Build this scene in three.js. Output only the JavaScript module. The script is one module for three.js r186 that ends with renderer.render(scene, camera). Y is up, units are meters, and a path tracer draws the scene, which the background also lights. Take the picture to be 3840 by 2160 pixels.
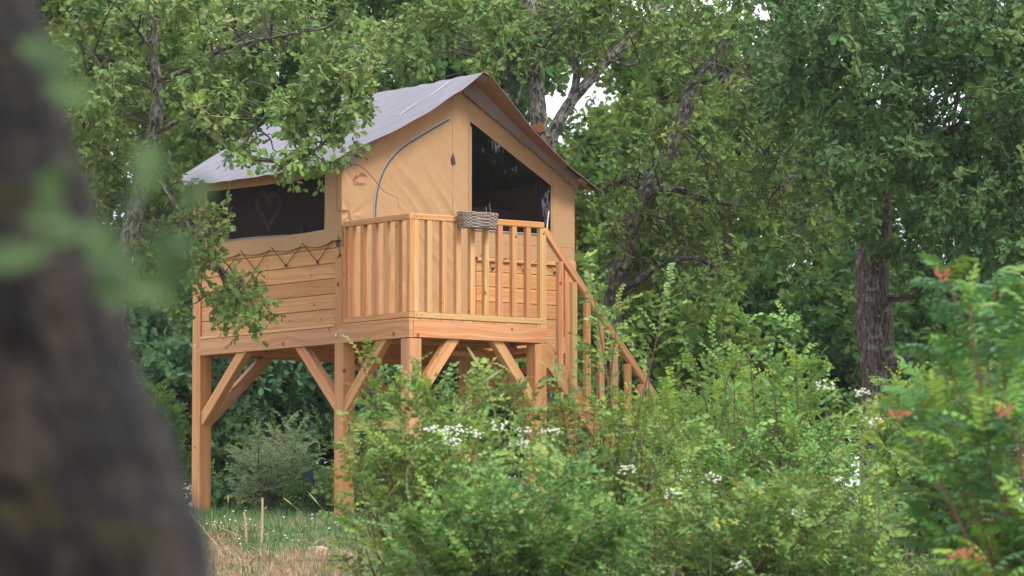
import * as THREE from 'three';
import { mergeGeometries } from 'three/addons/utils/BufferGeometryUtils.js';

// ---------------------------------------------------------------- camera, sky, sun, exposure
const scene = new THREE.Scene();
const EYE = 1.6, FOCAL = 15767, PITCH = THREE.MathUtils.degToRad(4.42);      // eye height (m), focal length in photo pixels
const camera = new THREE.PerspectiveCamera(2 * Math.atan(1080 / FOCAL) * 180 / Math.PI, 1024 / 576, 0.5, 1500);
camera.position.set(0, EYE, 0); camera.rotation.x = PITCH;
camera.focus = 43; camera.userData.fStop = 4.1;
scene.add(camera);
const EXPOSURE = 2.1, SUN = 1.5, SKY = 1.0;
{ // a bright, even overcast sky
  const W = 64, H = 32, data = new Float32Array(W * H * 4);
  for (let j = 0; j < H; j++) for (let i = 0; i < W; i++) {
    const el = ((j + 0.5) / H - 0.5) * Math.PI, s = Math.max(0, Math.sin(el)), k = el < 0 ? 0.55 : 0.85 + 0.3 * s;
    data.set([0.93 * k, 0.965 * k, 1.08 * k, 1], (j * W + i) * 4);
  }
  const t = new THREE.DataTexture(data, W, H, THREE.RGBAFormat, THREE.FloatType);
  t.mapping = THREE.EquirectangularReflectionMapping; t.magFilter = THREE.LinearFilter; t.minFilter = THREE.LinearFilter; t.wrapS = THREE.RepeatWrapping; t.needsUpdate = true;
  scene.background = t; scene.environment = t; scene.backgroundIntensity = SKY; scene.environmentIntensity = SKY;
}
scene.fog = new THREE.FogExp2(new THREE.Color().setRGB(0.86, 0.92, 1.0), 0.0002);   // thin moist air
const sun = new THREE.DirectionalLight(new THREE.Color(1, 0.95, 0.86), SUN);
sun.position.set(26, 40, -18); sun.target.position.set(0, 3, -43);
sun.castShadow = true; sun.shadow.radius = 32; sun.shadow.mapSize.set(2048, 2048);
Object.assign(sun.shadow.camera, { left: -25, right: 25, top: 25, bottom: -25, near: 1, far: 140 });
scene.add(sun, sun.target);

// ---------------------------------------------------------------- helpers
let seed = 7;
const rnd = () => { seed = (seed + 0x6d2b79f5) | 0; let t = Math.imul(seed ^ (seed >>> 15), 1 | seed); t = (t + Math.imul(t ^ (t >>> 7), 61 | t)) ^ t; return ((t ^ (t >>> 14)) >>> 0) / 4294967296; };
const R = (a, b) => a + (b - a) * rnd(), pick = (a) => a[Math.floor(rnd() * a.length)], gauss = () => (rnd() + rnd() + rnd() - 1.5) / 0.75;
const V = (x, y, z) => new THREE.Vector3(x, y, z), lerp = THREE.MathUtils.lerp, clamp = THREE.MathUtils.clamp, sstep = THREE.MathUtils.smoothstep;
const hash = (x, y, z = 0) => { let h = Math.imul(x | 0, 374761393) ^ Math.imul(y | 0, 668265263) ^ Math.imul(z | 0, 2147483647 - 59); h = Math.imul(h ^ (h >>> 13), 1274126177); return ((h ^ (h >>> 16)) >>> 0) / 4294967296; };
const noise2 = (x, y, px = 0, py = 0, s = 0) => { // value noise, periodic when px, py are given
  const ix = Math.floor(x), iy = Math.floor(y), fx = x - ix, fy = y - iy, u = fx * fx * (3 - 2 * fx), v = fy * fy * (3 - 2 * fy);
  const w = (a, p) => (p ? ((a % p) + p) % p : a), h = (a, b) => hash(w(a, px), w(b, py), s);
  return lerp(lerp(h(ix, iy), h(ix + 1, iy), u), lerp(h(ix, iy + 1), h(ix + 1, iy + 1), u), v);
};
const fbm = (x, y, px = 0, py = 0, s = 0, n = 4) => { let a = 0.5, r = 0, k = 1; for (let i = 0; i < n; i++) { r += a * noise2(x * k, y * k, px * k, py * k, s + i); a /= 2; k *= 2; } return r; };
// a pixel of the 2576 x 1449 view of the photograph, and a distance, as a point of the place
function at(x, y, depth) {
  const a = (x * 1.49068 - 1920) / FOCAL, b = -(y * 1.49068 - 1080) / FOCAL, c = Math.cos(PITCH), s = Math.sin(PITCH);
  const dy = b * c + s, dz = -c + b * s;
  return V(a / -dz * depth, EYE + dy / -dz * depth, -depth);
}
const used = new Map();
const numbered = (n) => { const k = used.get(n) || 0; used.set(n, k + 1); return k ? `${n}_${String(k).padStart(3, '0')}` : n; };
function thing(name, label, category, pos = V(0, 0, 0), group, kind) {
  const g = new THREE.Group(); g.name = numbered(name); g.position.copy(pos); scene.add(g);
  g.userData = { label, category }; if (group) g.userData.group = group; if (kind) g.userData.kind = kind;
  return g;
}
function mesh(name, geo, mat, parent, label) {
  const m = new THREE.Mesh(geo, mat); m.name = name; m.castShadow = m.receiveShadow = true; if (label) m.userData.label = label;
  parent.add(m); return m;
}
function loneMesh(name, geo, mat, data) { const m = mesh(numbered(name), geo, mat, scene); Object.assign(m.userData, data); return m; }
function tex(w, h, fn, srgb = true) {
  const d = new Uint8Array(w * h * 4);
  for (let y = 0; y < h; y++) for (let x = 0; x < w; x++) { const c = fn(x / w, y / h), o = (y * w + x) * 4; for (let k = 0; k < 3; k++) d[o + k] = clamp(Math.round((c.length ? c[k] : c) * 255), 0, 255); d[o + 3] = 255; }
  const t = new THREE.DataTexture(d, w, h); t.wrapS = t.wrapT = THREE.RepeatWrapping; t.magFilter = THREE.LinearFilter; t.minFilter = THREE.LinearMipmapLinearFilter; t.generateMipmaps = true;
  if (srgb) t.colorSpace = THREE.SRGBColorSpace; t.needsUpdate = true; return t;
}
const std = (o) => new THREE.MeshStandardMaterial(o);
const lin = (r, g, b) => new THREE.Color().setRGB(r, g, b);

// ---------------------------------------------------------------- the ground
const GP = [[-30, -1.2], [0, 0], [20, 0.75], [30, 1.42], [35, 1.82], [38.5, 2.22], [42, 2.52], [46, 2.63], [60, 2.7], [90, 2.2], [150, -3], [400, -30]];
function profile(d) { for (let i = 1; i < GP.length; i++) if (d < GP[i][0]) { const [a, b] = GP[i - 1], [c, e] = GP[i]; return lerp(b, e, clamp((d - a) / (c - a), 0, 1)); } return GP[GP.length - 1][1]; }
const groundY = (x, z) => (profile(-z - 1.2) + profile(-z) + profile(-z + 1.2)) / 3 + (-z < 120 ? 0.16 * (fbm(x * 0.6 + 9, z * 0.6) - 0.47) + 0.05 * (noise2(x * 3, z * 3) - 0.5) : 0) * clamp((-z - 6) / 10, 0, 1);
{
  const xs = [], zs = [];
  for (let x = -300; x < -8; x += x < -40 ? 20 : 2) xs.push(x); for (let x = -8; x <= 8; x += 0.16) xs.push(x); for (let x = 10; x <= 300; x += x < 40 ? 2 : 20) xs.push(x);
  for (let z = 40; z > 0; z -= 8) zs.push(z); for (let z = 0; z > -33; z -= 1) zs.push(z); for (let z = -33; z > -48; z -= 0.16) zs.push(z); for (let z = -48; z > -400; z -= z > -80 ? 2 : 20) zs.push(z);
  const p = [], uv = [], idx = [];
  for (const z of zs) for (const x of xs) { p.push(x, groundY(x, z), z); uv.push(x / 2, z / 2); }
  for (let j = 0; j + 1 < zs.length; j++) for (let i = 0; i + 1 < xs.length; i++) { const a = j * xs.length + i, b = a + 1, c = a + xs.length, d = c + 1; idx.push(a, b, c, b, d, c); }
  const g = new THREE.BufferGeometry(); g.setAttribute('position', new THREE.Float32BufferAttribute(p, 3)); g.setAttribute('uv', new THREE.Float32BufferAttribute(uv, 2)); g.setIndex(idx); g.computeVertexNormals();
  const t = tex(512, 512, (u, v) => {
    const n = fbm(u * 8, v * 8, 8, 8, 3), m = fbm(u * 64, v * 64, 64, 64, 5), s = noise2(u * 180, v * 40, 180, 40, 8);
    const k = sstep(n, 0.4, 0.56), c = [[0.46, 0.36, 0.25], [0.34, 0.38, 0.2]];
    return [0, 1, 2].map((i) => lerp(c[0][i], c[1][i], k) * (0.62 + 0.55 * m + 0.25 * s));
  });
  const b = tex(256, 256, (u, v) => fbm(u * 32, v * 32, 32, 32, 11), false);
  loneMesh('ground', g, std({ map: t, bumpMap: b, bumpScale: 0.03, roughness: 1 }), { kind: 'structure', label: 'sloping bank of dry and green grass below the cabin', category: 'ground' });
}

// ---------------------------------------------------------------- wood
function grainTex(s, wav, knots) { // a 2 m by 0.5 m piece of larch: growth lines that bend round knots
  const ks = knots.map(([x, y, r]) => ({ x, y, r: r * 1.25 }));
  return tex(1024, 256, (u, v) => {
    let x = u * 2, y = v * 0.5, bend = 0, kn = 0, ring = 0;
    for (const k of ks) for (const o of [-2, 0, 2]) for (const q of [-0.5, 0, 0.5]) {
      const dx = (x - k.x - o) / 2.2, dy = y - k.y - q, d = Math.hypot(dx, dy);
      bend += Math.sign(dy || 1) * k.r * 1.2 * Math.exp(-(d * d) / (k.r * k.r * 7));
      const dd = Math.hypot(x - k.x - o, dy); if (dd < k.r) { kn = Math.max(kn, 1 - sstep(dd, k.r * 0.6, k.r)); ring = Math.sin(dd / k.r * 14); }
    }
    const yy = y - bend + wav * (fbm(x * 2, y * 4, 4, 2, s, 3) - 0.5);
    const l = noise2(yy * 64, x * 0.5, 32, 1, s + 20), l2 = noise2(yy * 150, x * 1, 75, 2, s + 30), fine = noise2(yy * 400, x * 6, 200, 12, s + 40), blot = fbm(x * 1.5, y * 8, 3, 4, s + 50, 3);
    const k = 0.83 + 0.10 * l + 0.07 * l2 + 0.05 * fine, r = sstep(blot, 0.35, 0.7) * 0.12;
    let c = [0.98 * k, (0.955 - 0.5 * r) * k * lerp(0.97, 1, l), (0.93 - r) * k * lerp(0.93, 1, l)];
    if (kn > 0) c = c.map((a, i) => lerp(a, [0.62, 0.4, 0.3][i] * (0.9 + 0.15 * ring), kn * 0.85));
    return c;
  });
}
const grains = [
  grainTex(1, 0.10, [[0.3, 0.09, 0.018], [0.95, 0.33, 0.022], [1.5, 0.2, 0.014], [1.8, 0.44, 0.012]]),
  grainTex(2, 0.04, [[0.6, 0.25, 0.014], [1.3, 0.08, 0.012], [1.75, 0.3, 0.02]]),
  grainTex(3, 0.16, [[0.2, 0.36, 0.02], [1.1, 0.14, 0.026], [1.6, 0.4, 0.012]]),
];
const woodTints = [[0.68, 0.385, 0.175], [0.64, 0.34, 0.15], [0.72, 0.44, 0.205], [0.66, 0.36, 0.16], [0.74, 0.485, 0.23]];
const vary = (c) => { const k = R(0.9, 1.07); return [c[0] * k, c[1] * k * R(0.95, 1.06), c[2] * k * R(0.9, 1.1)]; };
const wood = []; for (const c of woodTints) for (const g of grains) wood.push(std({ map: g, color: lin(...vary(c)), roughness: 0.72, bumpMap: g, bumpScale: 0.0015 }));
const sidingWood = [0, 1, 2, 3, 4, 5, 6].map((i) => std({ map: grains[i % 3], color: lin(...vary([[0.66, 0.36, 0.155], [0.68, 0.385, 0.17], [0.64, 0.34, 0.145]][i % 3])), roughness: 0.72, bumpMap: grains[i % 3], bumpScale: 0.0015 }));
// a chamfered board: length along x, height along y, depth along z, centred
function boardGeo(L, H, W, c = 0.004) {
  const hx = L / 2, hy = H / 2, hz = W / 2, P = [], N = [], U = [], uo = rnd() * 2, vo = rnd() * 0.5;
  const pt = (sx, sy, sz, ax) => [sx * (hx - (ax === 0 ? 0 : c)), sy * (hy - (ax === 1 ? 0 : c)), sz * (hz - (ax === 2 ? 0 : c))];
  const face = (pts) => {
    const a = V(...pts[0]), n = V(...pts[1]).sub(a).cross(V(...pts[2]).sub(a)).normalize(), mid = pts.reduce((s, q) => s.add(V(...q)), V(0, 0, 0));
    if (n.dot(mid) < 0) { pts.reverse(); n.negate(); }
    for (let i = 1; i + 1 < pts.length; i++) for (const q of [pts[0], pts[i], pts[i + 1]]) {
      P.push(...q); N.push(n.x, n.y, n.z);
      const across = Math.abs(n.y) > Math.abs(n.z) ? q[2] + 0.21 : q[1];
      if (Math.abs(n.x) > 0.9) U.push((q[2] * 0.3 + uo) / 2, (q[1] + vo) / 0.5); else U.push((q[0] + uo) / 2, (across + vo) / 0.5);
    }
  };
  const q4 = [[-1, -1], [1, -1], [1, 1], [-1, 1]];
  for (const s of [-1, 1]) { face(q4.map(([a, b]) => pt(s, a, b, 0))); face(q4.map(([a, b]) => pt(a, s, b, 1))); face(q4.map(([a, b]) => pt(a, b, s, 2))); }
  for (const a of [-1, 1]) for (const b of [-1, 1]) {
    face([pt(a, b, -1, 0), pt(a, b, 1, 0), pt(a, b, 1, 1), pt(a, b, -1, 1)]);
    face([pt(a, -1, b, 0), pt(a, 1, b, 0), pt(a, 1, b, 2), pt(a, -1, b, 2)]);
    face([pt(-1, a, b, 1), pt(1, a, b, 1), pt(1, a, b, 2), pt(-1, a, b, 2)]);
    for (const d of [-1, 1]) face([pt(a, b, d, 0), pt(a, b, d, 1), pt(a, b, d, 2)]);
  }
  const g = new THREE.BufferGeometry();
  g.setAttribute('position', new THREE.Float32BufferAttribute(P, 3)); g.setAttribute('normal', new THREE.Float32BufferAttribute(N, 3)); g.setAttribute('uv', new THREE.Float32BufferAttribute(U, 2));
  return g;
}
// a board between two points; `h` is its size along `up`, `w` the other way
function board(name, parent, p0, p1, h, w, up = V(0, 1, 0), mat, c) {
  const d = p1.clone().sub(p0), L = d.length(), x = d.normalize(), z = x.clone().cross(up).normalize(), y = z.clone().cross(x);
  const m = mesh(name, boardGeo(L, h, w, c), mat || pick(wood), parent);
  m.matrix.makeBasis(x, y, z).setPosition(p0.clone().add(p1).multiplyScalar(0.5)); m.matrix.decompose(m.position, m.quaternion, m.scale);
  return m;
}
// box given by its ranges; the grain runs along the longest side
function bar(name, parent, x0, x1, y0, y1, z0, z1, mat, c) {
  const lx = x1 - x0, ly = y1 - y0, lz = z1 - z0, cx = (x0 + x1) / 2, cy = (y0 + y1) / 2, cz = (z0 + z1) / 2;
  if (ly >= lx && ly >= lz) return board(name, parent, V(cx, y0, cz), V(cx, y1, cz), lx, lz, V(1, 0, 0), mat, c);
  if (lx >= lz) return board(name, parent, V(x0, cy, cz), V(x1, cy, cz), ly, lz, V(0, 1, 0), mat, c);
  return board(name, parent, V(cx, cy, z0), V(cx, cy, z1), ly, lx, V(0, 1, 0), mat, c);
}

// ---------------------------------------------------------------- the timber platform (local axes: x along the front, z towards the front, y = 0 at the foot)
const TURN = THREE.MathUtils.degToRad(37.3), TOP = 1.957;                    // TOP: upper edge of the main beams
const BASE = V(-1.0402, 4.5575 - TOP, -42.5);
const deck = thing('timber_platform', 'tall pale timber platform on posts with slatted porch railing and stair', 'platform', BASE);
deck.rotation.y = TURN;
const Y = (y) => y + TOP, FOOT = -0.35;
{
  const P = deck, pw = 0.155;
  const posts = [[0, -pw, -0.18], [0, -1.175 - pw, 0.83], [0, -4.035, 0.83], [1.61, -pw, -0.18], [1.61, -1.33, -0.18], [2.925, -1.33, 0.83], [2.925, -4.035, 0.83]];
  for (const [x, z, top] of posts) bar('post', P, x + 0.002, x + pw, FOOT, Y(top), z, z + pw, pick(wood.slice(0, 6)), 0.006);
  // beams
  bar('beam', P, 0.0, 0.05, Y(-0.172), Y(0), -3.878, -0.0005, wood[0], 0.004);
  bar('beam', P, 0.052, 1.765, Y(-0.168), Y(0), -0.05, 0.003, wood[9], 0.004);
  bar('beam', P, 1.715, 1.767, Y(-0.17), Y(0), -1.2, -0.054, wood[3]);
  bar('beam', P, 0.052, 3.08, Y(-0.17), Y(0), -4.03, -3.98, wood[1]);
  bar('beam', P, 3.03, 3.082, Y(-0.17), Y(0), -3.975, -1.2, wood[4]);
  bar('beam', P, 1.77, 3.08, Y(-0.17), Y(0), -1.23, -1.178, wood[6]);
  // joists under the floor, floor boards above
  for (let i = 0; i < 9; i++) { const z = -0.3 - i * 0.44; bar('joist', P, 0.056, z > -1.2 ? 1.71 : 3.02, Y(-0.15), Y(-0.004), z - 0.045, z, pick(wood), 0.003); }
  for (let i = 0; i < 13; i++) { const x = 0.004 + i * 0.1365; bar('deck_board', P, x, x + 0.132, Y(0.003), Y(0.028), -1.19, -0.012, pick(wood), 0.002); }
  for (let i = 0; i < 22; i++) { const x = 0.06 + i * 0.1365; bar('floor_board', P, x, Math.min(x + 0.133, 3.03), Y(0.003), Y(0.028), -3.97, -1.196, pick(wood), 0.002); }
  bar('edge_strip', P, 0.002, 0.03, Y(0.006), Y(0.036), -3.876, -1.34, wood[12], 0.003);
  // siding: long boards with shadow gaps, left side, front (right of the door), right side and back
  const side = (y0, y1, a, b, f) => f(y0, y1, a, b);
  for (let i = 0; i < 6; i++) {
    const y0 = 0.038 + i * 0.159, y1 = Math.min(y0 + 0.154, i === 5 ? 0.9 : 9);
    bar('siding_board', P, 0.016, 0.042 + (i % 2) * 0.001, Y(y0), Y(y1), -3.872, -1.336, sidingWood[i], 0.005);
  }
  for (let i = 0; i < 5; i++) { const y0 = 0.03 + i * 0.159; bar('siding_board', P, 1.76, 2.92, Y(y0), Y(y0 + 0.154), -1.245, -1.22, sidingWood[i + 1], 0.005); }
  for (let i = 0; i < 5; i++) { const y0 = 0.03 + i * 0.159; bar('siding_board', P, 3.045, 3.07, Y(y0), Y(y0 + 0.154), -3.87, -1.335, sidingWood[(i + 2) % 3], 0.005); }
  for (let i = 0; i < 5; i++) { const y0 = 0.03 + i * 0.159; bar('siding_board', P, 0.17, 2.92, Y(y0), Y(y0 + 0.154), -4.02, -3.995, sidingWood[i % 3], 0.005); }
  bar('door_post', P, 1.72, 1.758, Y(0.03), Y(0.82), -1.262, -1.222, wood[2]);
  bar('siding_board', P, 1.76, 2.92, Y(0.775), Y(0.81), -1.212, -1.19, wood[12], 0.004);
  // railing: left flank
  const rt = 1.094;
  bar('handrail', P, 0.0, 0.062, Y(rt - 0.062), Y(rt), -1.172, -0.0005, wood[1], 0.005);
  bar('bottom_rail', P, 0.0, 0.06, Y(0.032), Y(0.09), -1.172, -0.0, wood[3], 0.004);
  const zs = [-0.06, -0.262, -0.465, -0.67, -0.872, -1.074, -1.172];
  zs.forEach((z, i) => { const w = i === 0 ? 0.06 : i === 6 ? 0.03 : 0.06; bar('baluster', P, 0.004, 0.06, Y(0.092), Y(rt - 0.064), z, z + w - 0.001, [wood[3], wood[1], wood[12], wood[0], wood[4], wood[2], wood[3]][i], 0.003); });
  // railing: front
  bar('handrail', P, 0.064, 1.735, Y(rt - 0.062), Y(rt), -0.062, 0.0, wood[4], 0.005);
  bar('bottom_rail', P, 0.062, 1.757, Y(0.03), Y(0.088), -0.06, 0.0, wood[14], 0.004);
  const xs = [0.064, 0.228, 0.413, 0.595, 0.776, 0.957, 1.133, 1.316, 1.5];
  xs.forEach((x, i) => bar('baluster', P, x, x + 0.06, Y(0.09), Y(rt - 0.064), -0.058, -0.003, [wood[12], wood[14], wood[10], wood[8], wood[13], wood[6], wood[9], wood[3], wood[5]][i], 0.003));
  bar('newel_post', P, 1.678, 1.762, Y(-0.6), Y(rt - 0.064), -0.066, -0.0635 + 0.06, wood[13], 0.004).position.z += 0.0;
  // braces
  const br = (a, b, up, w = 0.10, t = 0.09) => board('brace', P, a, b, w, t, up, pick([wood[0], wood[1], wood[3], wood[9]]), 0.005);
  br(V(0.07, Y(-0.88), -3.90), V(0.07, Y(-0.13), -3.06), V(1, 0, 0), 0.09, 0.125);
  br(V(0.07, Y(-0.84), -1.30), V(0.07, Y(-0.13), -2.05), V(1, 0, 0), 0.09, 0.125);
  br(V(0.07, Y(-0.84), -1.20), V(0.07, Y(-0.13), -0.48), V(1, 0, 0), 0.09, 0.125);
  br(V(0.10, Y(-0.82), -0.075), V(0.62, Y(-0.13), -0.075), V(0, 0, 1), 0.09, 0.12);
  br(V(1.66, Y(-0.82), -0.075), V(1.12, Y(-0.13), -0.075), V(0, 0, 1), 0.09, 0.11);
  br(V(0.12, Y(-0.90), -3.95), V(0.93, Y(-0.15), -3.95), V(0, 0, 1), 0.09, 0.12);
  br(V(2.93, Y(-0.90), -3.95), V(2.15, Y(-0.15), -3.95), V(0, 0, 1), 0.09, 0.12);
  br(V(1.69, Y(-0.86), -1.2), V(1.69, Y(-0.15), -0.5), V(1, 0, 0), 0.09, 0.12);
  bar('cross_bar', P, 0.04, 0.10, Y(-1.09), Y(-0.985), -1.172, -0.158, wood[1]);
  bar('cross_bar', P, 0.9, 1.35, Y(-0.3), Y(-0.25), -0.62, -0.52, wood[9]);
  // screws at the board ends, bolts
  const screwMat = std({ color: lin(0.12, 0.1, 0.09), metalness: 0.5, roughness: 0.5 }), sg = new THREE.CylinderGeometry(0.006, 0.006, 0.004, 6).rotateZ(Math.PI / 2);
  for (let i = 0; i < 5; i++) for (const z of [-3.83, -2.6, -1.38]) for (const q of [0.04, 0.115]) mesh('screw', sg, screwMat, P).position.set(0.0145, Y(0.038 + i * 0.159 + q), z + R(-0.008, 0.008));
  for (const x of [0.03, 0.09]) for (const y of [0.06, 1.06]) mesh('screw', sg.clone().rotateY(Math.PI / 2), screwMat, P).position.set(x + 0.06, Y(y), 0.001);
  const steel = std({ color: 0xc8ccd4, metalness: 0.9, roughness: 0.3 });
  for (const [y, z] of [[-0.06, -3.955], [-0.085, -1.29]]) { const b = mesh('bolt', new THREE.CylinderGeometry(0.013, 0.013, 0.012, 6), steel, P); b.rotation.z = Math.PI / 2; b.position.set(-0.003, Y(y), z); }
  // stair
  const S = new THREE.Group(); S.name = 'stair'; P.add(S);
  const sl = -1.145, X0 = 1.767, rail = (x) => 1.077 + sl * (x - 1.737), nose = (x) => -0.02 + sl * (x - X0), X1 = 3.42, dir = V(1, sl, 0).normalize(), nrm = V(-sl, 1, 0).normalize();
  for (const z of [-0.10, -1.08]) board('stringer', S, V(X0 + 0.02, Y(nose(X0 + 0.02) - 0.17), z), V(X1, Y(nose(X1) - 0.17), z), 0.19, 0.045, nrm, wood[z < -0.5 ? 1 : 9], 0.004);
  for (let i = 1; i < 10; i++) { const y = -i * 0.195, x = X0 + i * 0.195 / -sl; bar('tread', S, x - 0.19, x + 0.03, Y(y - 0.035), Y(y), -1.055, -0.125, pick(wood), 0.004); }
  for (const z of [-0.032, -1.14]) {
    const a = V(1.737 + 0.01, Y(rail(1.747) - 0.045), z), b = V(3.46, Y(rail(3.46) - 0.045), z);
    if (z > -0.5) board('stair_handrail', S, a, b, 0.072, 0.062, nrm, wood[9], 0.005);
    if (z > -0.5) for (let k = 0; k < 9; k++) { const x = 1.925 + 0.1815 * k; bar('baluster', S, x, x + 0.062, Y(nose(x) - 0.24 + (k === 0 ? 0.05 : 0)), Y(rail(x + 0.062) - 0.092), z - 0.028, z + 0.03, wood[(k * 5 + 9) % 15], 0.003); }
  }
}

// ---------------------------------------------------------------- the canvas tent
const tent = thing('canvas_tent', 'sand coloured canvas tent with grey pitched roof lashed onto the timber platform', 'tent', BASE); tent.rotation.y = TURN;
function patch(nx, ny, fn, uvs = 0.5) {
  const p = [], uv = [], idx = [];
  for (let j = 0; j <= ny; j++) for (let i = 0; i <= nx; i++) { const q = fn(i / nx, j / ny); p.push(q[0], q[1], q[2]); uv.push((q[0] + q[2]) / uvs, q[1] / uvs); }
  for (let j = 0; j < ny; j++) for (let i = 0; i < nx; i++) { const a = j * (nx + 1) + i, b = a + 1, c = a + nx + 1, d = c + 1; idx.push(a, b, d, a, d, c); }
  const g = new THREE.BufferGeometry(); g.setAttribute('position', new THREE.Float32BufferAttribute(p, 3)); g.setAttribute('uv', new THREE.Float32BufferAttribute(uv, 2)); g.setIndex(idx); g.computeVertexNormals(); return g;
}
const tube = (pts, r, n = 40, rad = 6) => new THREE.TubeGeometry(new THREE.CatmullRomCurve3(pts), n, r, rad);
const weave = tex(256, 256, (u, v) => { const a = 0.5 + 0.5 * Math.sin(u * 2 * Math.PI * 64), b = 0.5 + 0.5 * Math.sin(v * 2 * Math.PI * 64), n = fbm(u * 8, v * 8, 8, 8, 21); return 0.86 + 0.05 * a * b + 0.05 * (n - 0.5) + 0.03 * noise2(u * 128, v * 128, 128, 128, 22); });
const crumple = tex(256, 256, (u, v) => fbm(u * 6, v * 6, 6, 6, 41, 3), false);
const canvas = new THREE.MeshPhysicalMaterial({ map: weave, color: lin(0.61, 0.37, 0.195), roughness: 1, transmission: 0.05, thickness: 0, specularIntensity: 0.3, side: THREE.DoubleSide, bumpMap: crumple, bumpScale: 0.0012 });
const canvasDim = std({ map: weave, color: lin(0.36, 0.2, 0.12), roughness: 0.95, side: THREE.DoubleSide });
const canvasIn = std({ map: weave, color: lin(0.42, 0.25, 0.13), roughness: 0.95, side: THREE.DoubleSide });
const stainTex = tex(512, 512, (u, v) => 0.9 + 0.06 * fbm(u * 5, v * 5, 5, 5, 71) + 0.05 * (noise2(u * 40, v * 9, 40, 9, 73) - 0.5));
const pvc = std({ map: stainTex, color: lin(0.185, 0.168, 0.196), roughness: 0.55, side: THREE.DoubleSide, bumpMap: crumple, bumpScale: 0.003 });
const pvcUnder = std({ map: weave, color: lin(0.33, 0.2, 0.12), roughness: 0.8, side: THREE.DoubleSide });
const greyFab = std({ map: weave, color: lin(0.27, 0.23, 0.205), roughness: 0.8, side: THREE.DoubleSide, bumpMap: crumple, bumpScale: 0.02 });
const greyPale = std({ map: weave, color: lin(0.3, 0.27, 0.285), roughness: 0.8, side: THREE.DoubleSide, bumpMap: crumple, bumpScale: 0.03 });
const dark = std({ color: lin(0.02, 0.02, 0.022), roughness: 0.6 });
const EAVE = 1.72, APEX = 2.55, MID = 1.535, WID = 3.07, gable = (x) => lerp(EAVE, APEX + (x < MID ? 0.02 : 0.02 * (1 - sstep(x, MID, MID + 0.2))), 1 - Math.abs(x - MID) / MID) + (x < MID ? 0.03 * Math.sin(Math.PI * x / MID) : 0);
const fold = (x, y) => { // slack folds that run down to the right, gathered at the corners
  const across = (x - 0.35) * 0.76 + (y - 1.9) * 0.65, down = (x - 0.35) * 0.65 - (y - 1.9) * 0.76, a = sstep(2.1 - y + 0.3 * (0.8 - x), 0, 0.7) * sstep(x, 0.3, 0.8) * (1 - sstep(x, 1.42, 1.6));
  const wob = across + 0.05 * noise2(down * 2.5, across * 2), ridge = (k, s) => { const n = noise2(wob * k, down * 0.9 + s, 0, 0, s); return Math.pow(1 - Math.abs(2 * n - 1), 2); };
  let w = a * (0.015 * ridge(8, 3) + 0.007 * ridge(15, 5));
  const r = Math.hypot(x - 0.12, y - 1.17), th = Math.atan2(y - 1.17, x - 0.12); w += 0.010 * Math.exp(-r / 0.22) * Math.sin(th * 7 + 1 + 2 * noise2(r * 9, th)) * sstep(r, 0.01, 0.08);
  const q = Math.hypot(x, y - 1.7), t2 = Math.atan2(1.7 - y, x); w += 0.010 * Math.exp(-q / 0.22) * Math.sin(t2 * 11 + 2 * noise2(q * 8, t2)) * sstep(q, 0.01, 0.06);
  w += 0.02 * (1 - sstep(y, 0.25, 1.05)) * (noise2(x * 6 + 0.8 * y, y * 0.8, 0, 0, 9) - 0.4) * sstep(x, 0.05, 0.2) * (1 - sstep(x, 1.5, 1.7));
  return w + 0.004 * (noise2(x * 3, y * 3) - 0.5);
};
const zw = -1.2;
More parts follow.
